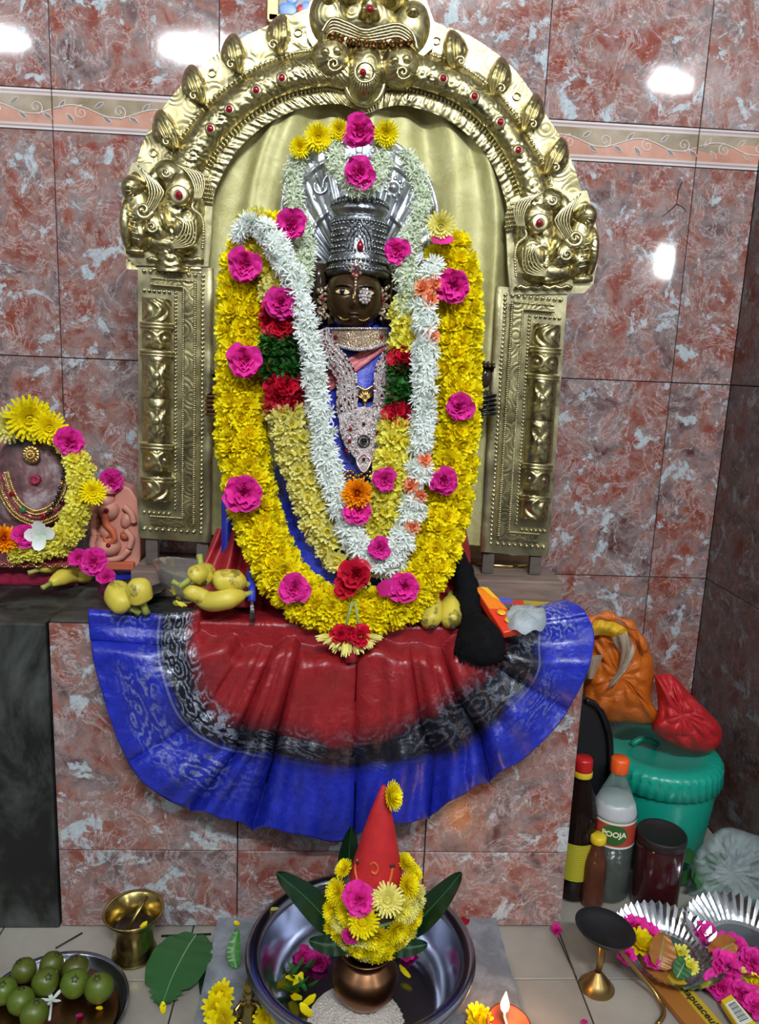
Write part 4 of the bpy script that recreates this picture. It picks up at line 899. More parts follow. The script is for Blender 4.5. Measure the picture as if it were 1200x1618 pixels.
for i in range(230):
    a = ru(0, 6.28); r_ = sqrt(R_()); x, y = 575 + 36 * r_ * cos(a), 686 + 40 * r_ * sin(a)
    if y > 700 and abs(x - 575) > (748 - y) * .72: continue
    if (x - 575) ** 2 + (y - 697) ** 2 < 130: continue
    gemat(x, y, ru(.0013, .0024), 'stones' if R_() < .7 else 'jewel_pink', .030)
for x, y in ((554, 678), (597, 684), (575, 670), (553, 697), (600, 705), (575, 726), (548, 713), (592, 728), (575, 697)): gemat(x, y, .0029, 'gem_red' if x != 575 else 'gem_dark', .034)
for k, g_ in gm.items():
    if g_.v: tag(obj('set_stones', g_, M[k], t), kind='stuff')
t = thing('gold_pendant', 'small fan-shaped gold pendant inside the loop of the long white-stone necklace', 'pendant', onbody(577, 620, .012))
b = mb()
for k in range(7): a = pi * (.12 + .76 * k / 6); b.tube([onbody(577, 633, .012), onbody(577 + 14 * cos(a), 626 - 15 * sin(a) + 3, .010)], [.0012, .0030], 6)
b.tube([onbody(563 + 28 * i / 12, 613 - 3 * cos(pi * i / 12 * 2), .012) for i in range(13)], .0022, 6); obj('fan', b, M['gold'], t)
b = mb(); b.ell(onbody(577, 634, .014), .004, .003, .004); b.tube([onbody(577, 636, .013), onbody(577, 647, .013)], .0012, 6); obj('drop', b, M['gold'], t)
def jewelcluster(name, label, cat, pts, rad, mats, core, cm='gem_red'):
    t = thing(name, label, cat, pts[0]); b = mb()
    for p in pts: b.ell(p, *([rad] * 3), 7, 5)
    obj('cluster', b, M[mats], t); obj('centre_stone', mb().ell(core, rad * 1.1, rad, rad * 1.1, 10, 6), M[cm], t)
P = fsurf(.33, .0, .008); jewelcluster('nose_flower', 'large white stone nose flower over the goddess cheek', 'nose ornament', [P + Vector((.0075 * cos(k * .63), -.001, .0095 * sin(k * .63))) for k in range(10)] + [P + Vector((.004 * cos(k), -.002, .005 * sin(k))) for k in range(6)], .0026, 'stones', P + Vector((0, -.003, 0)), 'stones')
P = at(563, 424, -.372); jewelcluster('forehead_ornament', 'gold and white stone ornament hanging at the crown front', 'forehead ornament', [P + Vector((.008 * cos(k * .7), 0, .010 * sin(k * .7))) for k in range(9)] + [P + Vector((0, .001 * k, -.010 - .0045 * k)) for k in range(5)], .0024, 'stones_gold', P + Vector((0, -.003, 0)))
obj_ = mb().ell(fsurf(-.02, .56, .002), .0058, .0028, .0058, 12, 7); obj('red_bindi', obj_, M['gem_red'], idol)
for s, px, lb in ((-1, 510, 'left'), (1, 605, 'right')):
    P = at(px, 478, -.328); jewelcluster('earring', 'long gold and white stone earring at the %s ear of the picture' % lb, 'earring', [P + Vector((.008 * cos(k * .9) * (1 + .3 * sin(k)), -.001, .024 - .0021 * k)) for k in range(24)] + [P + Vector((.004 * cos(k * 2), -.004, .02 - .0026 * k)) for k in range(16)], .0028, 'stones_gold', P + Vector((0, -.006, .004)))
t = thing('waist_belt', 'gold chain belt of paired beads just below the long necklace pendant', 'belt', onbody(568, 752, .01)); b = mb()
for i in range(20):
    for j in range(2): b.ell(onbody(532 + i * 4.4, 748 + j * 8 + 4 * sin(i), .012), .003, .003, .003, 7, 5)
obj('chain', b, M['gold'], t)
# ---------------------------------------------------------------- garlands
def garland(name, label, ctrl, width, pick, step, perring, cat='garland', core='lemon', spread=100, scale=1, coremat=None, core_k=.62, squash=1.0, name_fn=None, jit=.25, mn=0):
    n = 200; C = cr(ctrl, n); P = [at(c[0], c[1], c[2]) for c in C]; Wd = [(c[3] if len(c) > 3 else width) * pxm(c[2]) for c in C]
    root = thing(name, label, cat, P[0])
    L = [0]
    for i in range(1, n): L.append(L[-1] + (P[i] - P[i - 1]).length)
    m = int(L[-1] / step); 
    obj('garland_core', mb().tube(P[::2], [w * core_k for w in Wd[::2]], 10, sq=squash), coremat or M[core], root)
    j = 0; cnt = 0
    for k in range(m + 1):
        s = k * step
        while j < n - 2 and L[j + 1] < s: j += 1
        f = (s - L[j]) / max(1e-6, L[j + 1] - L[j]); p = P[j].lerp(P[j + 1], f); w = Wd[j]; T = (P[min(j + 1, n - 1)] - P[max(j - 1, 0)]).normalized()
        out = (CAM - p); out -= T * out.dot(T); out.normalize(); sd = T.cross(out)
        c = C[j]; kind = pick(s / L[-1])
        pr = perring if not isinstance(kind, tuple) else kind[1]; kd = kind if not isinstance(kind, tuple) else kind[0]
        if kd is None: continue
        for q_ in range(pr):
            a = math.radians(spread) * ((q_ + .5 + (.5 if k % 2 else 0) - .25) / pr * 2 - 1) + ru(-jit, jit) * .6
            nrm = out * cos(a) + sd * sin(a); 
            put(kd, p + nrm * (w * (.70 if kd != 'red' else .6)) + T * ru(-.2, .2) * step, nrm + T * ru(-.35, .35) + sd * ru(-.15, .15), root, scale * ru(.88, 1.12)); cnt += 1
    return root
random.seed(21)
outer = [(430, 372, -.33, 22), (405, 378, -.335, 28), (392, 420, -.34, 34), (386, 500, -.345, 37), (384, 600, -.35, 36), (384, 690, -.36, 37), (392, 760, -.375, 37), (408, 820, -.39, 36), (430, 880, -.41, 36), (468, 935, -.43, 36), (520, 962, -.445, 32), (568, 968, -.45, 30), (618, 958, -.445, 34), (662, 920, -.43, 37), (692, 850, -.41, 37), (708, 780, -.385, 37), (716, 700, -.37, 36), (720, 600, -.355, 36), (722, 500, -.345, 36), (714, 420, -.34, 36), (700, 385, -.335, 26)]
garland('yellow_garland', 'thick bright yellow chrysanthemum garland looping outermost around the goddess', outer, 36, lambda s: 'yellow', .0225, 5, spread=92, core='yellow', core_k=.66)
inn_l = [(400, 352, -.345, 18), (425, 400, -.36, 22), (440, 450, -.37, 26), (445, 500, -.385, 31), (448, 545, -.39, 34), (449, 600, -.39, 35), (453, 650, -.39, 32), (466, 690, -.395, 32), (485, 760, -.40, 31), (510, 830, -.41, 30), (545, 888, -.42, 28), (572, 905, -.425, 24), (590, 850, -.42, 24), (612, 790, -.415, 23), (623, 720, -.405, 22), (631, 665, -.395, 22), (637, 620, -.385, 21), (640, 580, -.375, 20), (643, 545, -.37, 19), (645, 500, -.365, 22), (650, 470, -.36, 16)]
def pick2(s):
    for lim, k in ((.10, ('lemon', 3)), (.145, ('pale', 4)), (.185, ('red', 4)), (.232, ('green', 6)), (.275, ('red', 3)), (.50, ('pale', 4)), (.545, ('pale', 3)), (.56, None), (.60, ('lemon', 3)), (.80, ('lemon', 4)), (.835, ('red', 3)), (.885, ('green', 5)), (.915, ('red', 3)), (1.1, ('lemon', 3))):
        if s < lim: return k
gl = garland('layered_garland', 'inner garland of pale yellow flowers with red rose and green leaf sections', inn_l, 30, pick2, .0205, 4, spread=88, core='lemon', core_k=.55, coremat=M['tulsi'])
random.seed(22)
wh = [(378, 372, -.375, 9), (398, 352, -.385, 12), (425, 372, -.40, 18), (448, 412, -.405, 20), (470, 460, -.41, 19), (486, 520, -.415, 18), (497, 590, -.42, 19), (507, 660, -.425, 20), (518, 730, -.43, 21), (540, 800, -.435, 23), (560, 850, -.44, 24), (590, 888, -.445, 26), (622, 880, -.44, 26), (648, 820, -.43, 25), (660, 760, -.425, 24), (668, 690, -.42, 21), (671, 620, -.415, 21), (672, 560, -.41, 21), (672, 500, -.40, 21), (680, 440, -.39, 17), (684, 420, -.385, 12)]
def pickw(s):
    if s > .60: 
        r = random.random(); return ('coral', 1) if r < .13 else ('white', 3)
    return ('white', 3)
garland('white_garland', 'white star-flowered garland with orange blossoms hung over the yellow garlands', wh, 21, pickw, .0125, 3, spread=60, core='white', core_k=.5, jit=.5, scale=.98)
th = [(500, 232, -.32, 10), (474, 250, -.31, 14), (462, 280, -.31, 15), (470, 330, -.325, 15), (482, 380, -.345, 16), (480, 420, -.36, 17), (478, 458, -.375, 12)]
garland('thin_tuberose_garland', 'thin greenish-white bud garland on the left edge of the silver hood', th, 15, lambda s: ('tube', 3), .0095, 3, spread=75, core='tube', core_k=.5, jit=.5, scale=1.05)
th = [(640, 245, -.31, 8), (662, 285, -.315, 14), (668, 320, -.325, 15), (652, 370, -.34, 18), (640, 420, -.36, 19), (648, 470, -.37, 22), (640, 500, -.375, 18)]
garland('thin_tuberose_garland', 'thin greenish-white bud garland on the right edge of the silver hood', th, 16, lambda s: ('tube', 3), .0095, 3, spread=75, core='tube', core_k=.5, jit=.5, scale=1.05)
th = [(530, 222, -.315, 14), (532, 255, -.325, 15), (548, 284, -.345, 14), (570, 300, -.365, 12), (592, 286, -.345, 14), (604, 258, -.325, 15), (606, 226, -.315, 14)]
garland('short_bud_swag', 'short U-shaped swag of greenish-white buds above the silver crown', th, 15, lambda s: ('tube', 3), .0095, 3, spread=75, core='tube', core_k=.5, jit=.5, scale=1.05)
# ---------------------------------------------------------------- single flowers on the goddess
def flower(kind, px, py, Y, label, cat='flower', sc=1, tilt=(0, 0), group=None, name=None):
    nm = name or {'pink': 'pink_rose', 'daisy': 'chrysanthemum', 'daisy_lemon': 'chrysanthemum', 'orange': 'marigold', 'red': 'red_rose', 'yellow': 'chrysanthemum', 'lemon': 'chrysanthemum'}[kind]
    P = at(px, py, Y); n = (CAM - P).normalized() + Vector((tilt[0], 0, tilt[1])); o = put(kind, P, n, None, sc, nm); return tag(o, label, cat, group)
random.seed(33)
for a in [('pink', 567, 207, -.335, 'magenta rose at the very top of the silver hood', 1.05), ('pink', 569, 272, -.375, 'magenta rose lying in the short bud swag above the crown', .98),
          ('pink', 459, 356, -.39, 'magenta rose between the left bud garland and white garland top', 1.0), ('pink', 386, 418, -.395, 'pink rose highest on the left limb of the yellow garland', 1.08),
          ('pink', 444, 478, -.42, 'deep pink rose above the red section of the left layered garland', 1.05), ('pink', 386, 569, -.41, 'pink rose on the left yellow garland beside the green leaf section', 1.12),
          ('pink', 386, 777, -.43, 'large ruffled pink rose at the left bend of the yellow garland', 1.3), ('pink', 466, 930, -.475, 'pink rose at the lower left curve of the yellow garland', 1.02),
          ('pink', 640, 926, -.475, 'magenta rose at the lower right, just below the white garland', 1.05), ('pink', 701, 760, -.435, 'pink rose on the right yellow garland, lowest of its right limb', .95),
          ('pink', 725, 643, -.405, 'pink rose on the right edge of the yellow garland beside the red roses', .98), ('pink', 718, 450, -.395, 'large pink rose highest on the right limb of the yellow garland', 1.15),
          ('pink', 628, 396, -.375, 'magenta rose peeping from the right bud garland beside the crown', .85), ('pink', 608, 757, -.44, 'small magenta rose right of the orange marigold', .80),
          ('pink', 567, 805, -.455, 'magenta rose directly under the orange marigold', .95), ('pink', 600, 866, -.468, 'small pink rose amid white flowers at the garland bottom', .75),
          ('red', 562, 908, -.475, 'large red rose where the layered garland meets at the bottom', 1.1), ('red', 548, 926, -.472, 'dark red rose tucked lowest at the garland meeting point', .85),
          ('daisy', 474, 233, -.33, 'leftmost yellow chrysanthemum on the top edge of the hood', .72), ('daisy', 503, 217, -.335, 'largest yellow chrysanthemum, second from left on the hood edge', .95), ('daisy', 536, 206, -.33, 'yellow chrysanthemum touching the magenta rose on the left, hood top', .72), ('daisy', 610, 211, -.335, 'yellow chrysanthemum right of the magenta rose at the hood top', .90),
          ('daisy_lemon', 697, 358, -.385, 'pale fringed chrysanthemum crowning the right end of the yellow garland', 1.0), ('orange', 565, 779, -.452, 'orange marigold at the centre below the pendant', 1.02)]:
    flower(a[0], a[1], a[2], a[3], a[4], sc=a[5])
b = mb(); b.petal(at(597, 935, -.48), Vector((1, 0, .5)), Vector((0, -1, 0)), .030, .026, .2, .05, 4, .8); tag(obj('petal', b, M['pink']), 'loose pink petal left of the lower right magenta rose', 'petal')
b = mb(); b.petal(at(682, 379, -.39), Vector((1, 0, -.05)), Vector((0, -1, .4)), .030, .014, .2, .1, 4, .8); tag(obj('petal', b, M['pink']), 'pink petal tucked under the pale fringed chrysanthemum', 'petal')
# hanging tail: two stems with red roses and a yellow tassel
t = thing('garland_tail', 'garland tail of two green stems with red roses and pale yellow fringe', 'garland tail', at(560, 950, -.48))
for x, y in ((545, 995), (570, 1005)): obj('stem', mb().tube([at(557 + (x > 550) * 4, 950, -.485), at(x, y, -.49)], .0016, 6), M['stem'], t)
random.seed(41)
for x, y, s in ((539, 1002, .72), (570, 1006, .78), (553, 1000, .55)): put('red', at(x, y, -.495), CAM - at(x, y, -.495), t, s)
b = mb()
for i in range(90):
    x = ru(510, 592); up = abs(x - 551) / 41; o = at(551 + (x - 551) * .72, 1010 - up * 8, -.49 + ru(-.008, .008)); b.petal(o, Vector(((x - 551) * .028, ru(-.4, .1), -1 + up * .9)), Vector((0, -1, .2)), ru(.016, .026), .005, .2, .15, 2, .4)
obj('yellow_fringe', b, M['pale'], t)
b = mb().tube([at(552, 1012, -.485), at(556, 1044, -.487)], [.006, .010], 8); obj('red_knot', b, M['red'], t)
# ---------------------------------------------------------------- the pleated saree fan
RAYS = [[(395, 940), (300, 968), (256, 972), (140, 964)], [(405, 950), (292, 1010), (252, 1015), (143, 1005)], [(420, 955), (305, 1058), (258, 1062), (155, 1070)], [(440, 960), (318, 1105), (285, 1128), (190, 1175)],
        [(455, 965), (345, 1143), (335, 1172), (240, 1252)], [(475, 970), (400, 1150), (395, 1190), (335, 1290)], [(505, 975), (455, 1163), (450, 1200), (428, 1314)], [(545, 980), (518, 1178), (520, 1212), (515, 1332)],
        [(585, 980), (592, 1172), (598, 1210), (592, 1310)], [(625, 975), (648, 1150), (665, 1200), (655, 1302)], [(660, 965), (705, 1112), (740, 1178), (740, 1250)], [(690, 955), (755, 1080), (800, 1128), (845, 1190)],
        [(705, 950), (792, 1040), (845, 1068), (912, 1095)], [(715, 945), (800, 1005), (850, 1020), (938, 1015)], [(722, 940), (800, 970), (850, 980), (925, 968)], [(725, 938), (790, 955), (845, 960), (893, 948)]]
RD = cr([sum([list(p) for p in r], []) for r in RAYS], 401)
def fanpt(u, v):
    i = u * 400; k = min(int(i), 399); f = i - k; r = [RD[k][j] * (1 - f) + RD[k + 1][j] * f for j in range(8)]
    pl = [(r[2 * j], r[2 * j + 1] - (30 * min(1, u * 14, (1 - u) * 14) if j == 0 else 0)) for j in range(4)]; stops = (0, .5, .68, 1)
    j = 0 if v < .5 else 1 if v < .68 else 2; t = (v - stops[j]) / (stops[j + 1] - stops[j]); a, c = pl[j], pl[j + 1]
    px, py = a[0] + (c[0] - a[0]) * t, a[1] + (c[1] - a[1]) * t
    c_ = sin(pi * min(1, max(0, (u - .15) / .72)))       # 1 in the hanging middle
    ph = u * 2 * pi * 10 + 1.6 * sin(u * 19); saw = (1.3 - 2.6 * abs(sin(ph * .5 + .25 * sin(ph))) ** .55) + .35 * sin(2.3 * ph + .6); am = (.0030 + .0135 * v * c_ + .004 * v)
    if py > 1000: py += 5 * saw * v * v * v * c_; px += 7 * sin(ph * .5) * v * v * c_
    # depth: on the platform top near the lap, rolling over its edge, hanging in front
    hang = max(0, min(1, (py - 980 - 9 * sin(u * 31) - 5 * sin(u * 67)) / 70)); hang = hang * hang * (3 - 2 * hang); Yt = -.325 - .12 * min(1, v * 2.4); Y = Yt + (-.468 - .014 * c_ - Yt) * hang
    if u > .93: Y += .05 * (u - .93) / .07 * v
    if u < .05: Y = Y * (1 - 0) + .0
    Y += am * saw * (.3 + .7 * hang) - .006 * sin(v * pi) * hang + .004 * sin(v * 17 + u * 31) * (.4 + hang * .6)
    Y = min(Y, max(az(px, py, ZTOP + .008).y, YF - .016))
    return at(px, py, Y)
sa = obj('saree', mb().grid(fanpt, 420, 110), M['saree']); tag(sa, 'pleated silk saree fanned over the platform edge, red centre with black and blue border', 'saree')
sm = sa.modifiers.new('thickness', 'SOLIDIFY'); sm.thickness = .0025; sm.offset = -1
# red skirt folds rising beside the garlands to the lap
def side(sgn):
    def f(u, v):
        px = (372 if sgn < 0 else 702) + (u - .5) * ((60 + 60 * v) if sgn < 0 else (44 + 30 * v)) - (16 * v if sgn < 0 else 0); py = 835 + 125 * v
        return at(px, py, -.315 - .085 * v - .012 * sin(u * 15 + v * 3) + (.05 * abs(u - .5)))
    return f
for sgn in (-1, 1): obj('lap_fold', mb().grid(side(sgn), 30, 20), M['red'], sa)
obj('waist_fold', mb().grid(lambda u, v: at(350 + 50 * u, 790 + 130 * v, -.30 - .03 * v - .01 * sin(u * 9)), 12, 12), M['blue'], sa)
t = thing('tassel', 'small dark blue tassel with grey threads left of the yellow garland base', 'tassel', at(396, 935, -.44))
obj('cord', mb().tube([at(395, 905, -.40), at(398, 930, -.43), at(398, 950, -.445)], .006, 8), M['blue'], t)
b = mb()
for i in range(26): x = ru(-5, 5); b.tube([at(398 + x * .3, 950, -.447 + ru(-.003, .003)), at(399 + x, 982, -.452 + ru(-.004, .004))], .0009, 4)
tag(obj('threads', b, M['silver_dark'], t), kind='stuff')
# black hair braid tassel
t = thing('hair_braid', 'long black hair braid ending in a bushy black tassel over the saree', 'hair braid', at(740, 900, -.40))
obj('braid', mb().tube([at(*p) for p in cr([(712, 862, -.36), (728, 890, -.385), (738, 930, -.41), (742, 965, -.435), (744, 990, -.45)], 24)], [(.009 + .009 * min(1, i / 10)) * (1 + .10 * sin(i * 1.9)) for i in range(24)], 14), M['blackfab'], t)
b = mb(); b.tube([at(*p) for p in cr([(744, 975, -.45), (752, 1000, -.47), (760, 1030, -.485), (762, 1052, -.49)], 16)], [.016, .019, .022, .026, .030, .033, .036, .038, .040, .040, .039, .037, .034, .028, .018, .006], 20, sq=.7)
core = obj('tassel', b, M['blackfab'], t); random.seed(3); b = mb()
for i in range(420):
    a = ru(0, 6.28); x0, x1 = 744 + 12 * cos(a), 762 + 42 * cos(a) * ru(.8, 1.05) - 2; b.tube([at(x0, 985, -.455 - .01 * sin(a)), at((x0 + x1) / 2 + 6 * cos(a), 1022 + ru(-4, 4), -.480 - .02 * sin(a)), at(x1, 1052 + ru(-12, 8) - 14 * abs(cos(a)), -.487 - .018 * sin(a))], .0008, 3, False)
tag(obj('hair_strands', b, M['blackfab'], t), kind='stuff')
# ================================================================ things on the counter and platform
LY = -.20
def LQ(px, py, d=0): return at(px, py, LY - d)
sc_ = pxm(LY)
def zlift(px, py, Y, zmin):    # a point seen at the pixel, never lower than zmin
    p = at(px, py, Y); return p if p.z >= zmin else az(px, py, zmin)
t = thing('stone_idol', 'ash-smeared rounded stone idol with red marks on the black counter', 'idol', (LQ(54, 890).x, LY, .514))
obj('stone', mb().ell(LQ(54, 785), 62 * sc_, .045, 108 * sc_, 32, 20), M['stone_ash'], t)
bx = LQ(54, 890); obj('base', mb().box((bx.x - .01, LY + .005, (.514 + bx.z) / 2 + .008), .20, .10, bx.z - .514 + .016), M['maroon'], t, smooth=False, bevel=.006)
for px, py, r in ((52, 690, 7), (56, 758, 7), (52, 690, 4)):
    obj('red_mark', mb().lathe([(.0001, .004), (r * sc_ * .6, .003), (r * sc_, .005), (r * sc_ * 1.1, -.004)], LQ(px, py, .030 if py < 700 else .043), 16, basis(Vector((0, -1, .1)))), M['gem_red' if r == 4 else 'maroon'], t)
t2 = thing('gold_flower_ornament', 'small gold flower ornament on the forehead of the stone idol', 'ornament', LQ(50, 718, .045)); b = mb(); P = LQ(50, 718, .043)
for k in range(14): a = k * .449; b.ell(P + Vector((.011 * cos(a), -.002, .011 * sin(a))), .0042, .003, .0042, 7, 5); b.ell(P + Vector((.006 * cos(a + .2), -.006, .006 * sin(a + .2))), .003, .003, .003, 7, 5)
b.ell(P + Vector((0, -.008, 0)), .004, .004, .004); obj('petals', b, M['gold'], t2)
def ustrip(pts, w, Y, mat, name, par, lift=0):
    c = cr(pts, 60)
    def f(u, v):
        k = min(58, int(v * 59)); fr = v * 59 - k; a, e = c[k], c[k + 1]; x, y = a[0] + (e[0] - a[0]) * fr, a[1] + (e[1] - a[1]) * fr; dx, dy = e[0] - a[0], e[1] - a[1]; L = sqrt(dx * dx + dy * dy) + 1e-6
        return at(x - dy / L * (u - .5) * w, y + dx / L * (u - .5) * w, Y - lift - .004 * sin(pi * u))
    return obj(name, mb().grid(f, 10, 70), mat, par)
t = thing('beaded_necklace', 'broad gold beaded necklace hung in a U on the stone idol', 'necklace', LQ(55, 805, .05))
up = [(2, 748), (12, 780), (30, 806), (58, 818), (88, 806), (106, 780), (112, 752)]
ustrip(up, 26, LY, M['stones_gold'], 'band', t, .050)
for off in (-11, -5, 1, 7, 12):
    c = cr(up, 70); b = mb()
    for k in range(0, 69):
        dx, dy = c[k + 1][0] - c[k][0], c[k + 1][1] - c[k][1]; L = sqrt(dx * dx + dy * dy) + 1e-6; b.ell(at(c[k][0] - dy / L * off, c[k][1] + dx / L * off, LY - .056), .0022, .0022, .0022, 6, 4)
    tag(obj('bead_string', b, M['gold' if off != 1 else 'maroon'], t), kind='stuff')
for px, py, m_ in ((36, 806, 'gem_green'), (69, 815, 'gem_red'), (19, 780, 'gem_red'), (98, 793, 'gem_dark')): obj('set_gem', mb().ell(at(px, py, LY - .058), .0048, .003, .0048, 10, 6), M[m_], t)
t = thing('black_bead_string', 'string of black and gold beads at the right of the stone idol', 'bead string', LQ(90, 780, .05))
for k, p in enumerate(cr([(102, 742), (98, 762), (92, 782), (84, 800), (76, 812)], 12)): obj('bead', mb().ell(at(p[0], p[1], LY - .062), .0036, .0036, .0036, 9, 6), M['gold' if k in (3, 9) else 'black_gloss'], t)
b = mb(); 
def emb(u, v): return zlift(-30 + 150 * u, 868 + 28 * v, LY - .055 - .012 * v, .516)
t = thing('embroidered_cloth', 'maroon cloth with gold bead embroidery under the stone idol', 'cloth', emb(.5, 1)); obj('cloth', mb().grid(emb, 30, 8), M['maroon'], t); b = mb()
for cx in (20, 52): b.tube([emb(*((cx + 30 + 9 * (1 - i / 26) * cos(i * .5)) / 150, .45 + .35 * (1 - i / 26) * sin(i * .5))) + Vector((0, -.003, 0)) for i in range(27)], .0018, 5)
for i in range(44): b.ell(emb(i / 44, .88 + .1 * sin(i)) + Vector((0, -.003, 0)), .0022, .0022, .0022, 6, 4); b.ell(emb(i / 44, .1) + Vector((0, -.003, 0)), .002, .002, .002, 6, 4)
tag(obj('gold_embroidery', b, M['gold'], t), kind='stuff')
random.seed(55)
gp = [(96, 690, LY - .035, 8), (118, 718, LY - .045, 15), (127, 745, LY - .05, 20), (130, 775, LY - .055, 19), (122, 805, LY - .06, 18), (110, 835, LY - .065, 19), (92, 858, LY - .07, 20), (62, 868, LY - .07, 12), (25, 871, LY - .07, 10)]
garland('small_yellow_garland', 'small bright yellow flower garland down the right side of the stone idol', gp, 18, lambda s: 'lemon', .0165, 3, spread=70, core='yellow', core_k=.5, scale=.82)
for a in (('daisy_lemon', 14, 672, LY - .03, 'yellow chrysanthemum at the left on top of the stone idol', 1.35), ('daisy', 47, 662, LY - .04, 'largest yellow chrysanthemum crowning the stone idol', 1.75), ('daisy', 78, 676, LY - .045, 'yellow chrysanthemum sloping right on top of the stone idol', 1.3),
          ('daisy', 147, 778, LY - .075, 'single yellow chrysanthemum jutting right from the small garland', 1.0), ('pink', 110, 699, LY - .06, 'magenta rose at the upper right of the stone idol', 1.05),
          ('orange', 6, 851, LY - .085, 'orange marigold cut by the left edge of the picture', 1.0), ('pink', 39, 847, LY - .09, 'magenta rose under the gold necklace of the stone idol', .88)):
    flower(a[0], a[1], a[2], a[3], a[4], sc=a[5])
b = mb()
for k in range(4): b.petal(LQ(66, 845, .09), Vector((cos(k * 1.4 + .3), -.2, sin(k * 1.4 + .3))), Vector((0, -1, 0)), .026, .022, .1, .1, 4, .5)
tag(obj('white_flower', b, M['white']), 'white flower with large petals beside the magenta rose below the stone idol', 'flower')
# elephant-headed clay relief
GY = -.175
t = thing('clay_elephant_god', 'pink painted clay relief of a seated elephant-headed god with orange trunk', 'figurine', at(184, 895, GY))
out = [(143, 893), (141, 850), (143, 805), (150, 780), (166, 768), (188, 764), (206, 772), (217, 790), (221, 830), (222, 880), (219, 897), (205, 905), (160, 901)]
o = obj('slab', mb().prism([zlift(x, y, GY - .018, .518) for x, y in out], (0, .035, .0)), M['clay'], t, smooth=False, bevel=.004); fixn(o)
gs = pxm(GY)
def GE(b, px, py, rx, ry, d, base=.018, rot=0): b.ell(at(px, py, GY - base), rx * gs, d, ry * gs, 18, 10, Matrix.Rotation(rot, 3, 'Y'))
b = mb(); GE(b, 172, 805, 17, 17, .020); GE(b, 172, 862, 20, 17, .026); GE(b, 171, 838, 13, 16, .018); obj('body', b, M['clay'], t)
for x in (150, 200): b = mb(); GE(b, x, 822, 9, 13, .010, rot=.3 * (1 if x > 170 else -1)); obj('ear', b, M['clay'], t)
b = mb(); b.tube([at(*p, GY - .036) for p in cr([(165, 812), (168, 828), (178, 840), (181, 852), (172, 858), (165, 850), (172, 846)], 26)], [.0070 - .0045 * i / 25 for i in range(26)], 10); obj('trunk', b, M['clay_orange'], t)
b = mb(); GE(b, 170, 790, 12, 13, .020); b.lathe([(.013, 0), (.011, .008), (.006, .014), (.0001, .02)], at(171, 779, GY - .026), 16); obj('crown', b, M['clay'], t)
for pts in ([(150, 868), (160, 880), (176, 884), (192, 880), (204, 868)], [(150, 845), (146, 860), (152, 872)], [(198, 838), (208, 850), (204, 866)], [(150, 812), (146, 830), (150, 846)], [(196, 800), (208, 812), (212, 826)]):
    b = mb(); b.tube([at(*p, GY - .024) for p in cr(pts, 14)], .0058, 9); obj('limb', b, M['clay'], t)
b = mb(); GE(b, 198, 846, 8, 8, .010); obj('modak', b, M['clay_orange'], t)
b = mb(); b.box(at(181, 893, GY - .022), .070, .012, .014); obj('orange_base', b, M['clay_orange'], t, smooth=False, bevel=.002)
for px, py in ((168, 807), (171, 862)): b = mb(); GE(b, px, py, 4, 4, .004, .040); obj('red_mark', b, M['gem_red'], t)
flower('pink', 176, 761, GY - .025, 'magenta rose sitting on top of the pink clay elephant figure', sc=.92)
for a in ((124, 882, 'pink blossom between the banana pair and the clay elephant, the left one', .7), (148, 888, 'pink blossom at the foot of the clay elephant, largest of that cluster', 1.0), (168, 913, 'pink blossom lowest before the clay elephant', .7)): flower('pink', a[0], a[1], -.29, a[2], sc=a[3])
def bcl(u, v): p = az(178 + 46 * u, 898 + 34 * v, .5185); return p + Vector((0, 0, .004 * abs(sin(u * 7 + v * 4))))
tag(obj('blue_cloth', mb().grid(bcl, 16, 12), M['blue']), 'scrap of dark blue cloth lying before the clay elephant figure', 'cloth')
# bananas
def banana(label, pts, r, group=None, stem_end=0, name='banana', Ys=None):
    P = V3(pts); t = thing(name, label, 'banana', P[len(P) // 2], group); C = V3(cr([tuple(p) for p in P], 22))
    rr = [r * min(1, .34 + .66 * (i / 6) ** .7) * (1 if i < 16 else max(.33, 1 - ((i - 15) / 6) ** 2 * .7)) for i in range(22)]
    mbb = mb(); vs0 = len(mbb.v); mbb.tube(C, rr, 15)
    for i in range(22):
        for k in range(15):
            a = 2 * pi * k / 15; v = Vector(mbb.v[i * 15 + k]); c = C[i]; mbb.v[i * 15 + k] = tuple(c + (v - c) * (1 + .05 * cos(5 * a)))
    obj('skin', mbb, M['banana'], t); d = (C[0] - C[1]).normalized(); e = (C[-1] - C[-2]).normalized()
    obj('stalk', mb().tube([C[0] - d * .002, C[0] + d * .010, C[0] + d * .018], [r * .33, r * .28, r * .34], 8), M['banana_stem'], t)
    obj('blossom_end', mb().tube([C[-1] - e * .001, C[-1] + e * .004], [r * .36, r * .22], 8), M['banana_tip'], t); return t
Z0 = .534
banana('banana with long stalk lying rear in the pair on the black counter', [az(62, 900, .548), az(85, 893, .553), az(110, 888, .552), az(136, 892, .545)], .0125)
banana('front banana of the pair on the black counter, with a brown bruised side', [az(80, 922, Z0), az(100, 912, .538), az(122, 908, .536), az(146, 914, .530)], .0135)
pl = az(210, 950, .52)
t = thing('black_plate', 'small black plate under two stubby bananas on the blue saree corner', 'plate', pl); bq = pl.copy(); bq.z = .533
obj('dish', mb().lathe([(.0001, 0), (.035, 0), (.048, .008), (.052, .010), (.053, .008), (.036, -.004), (.0001, -.004)], bq, 40), M['black_gloss'], t)
banana('stubby banana leaning left on the small black plate', [az(190, 925, .575), az(186, 940, .568), az(195, 952, .560), az(204, 958, .554)][::-1], .0185)
banana('stubby banana standing right on the small black plate', [az(218, 918, .590), az(220, 932, .580), az(222, 944, .568), az(225, 952, .560)][::-1], .0185)
bw = az(322, 948, .535); bw.z = .538
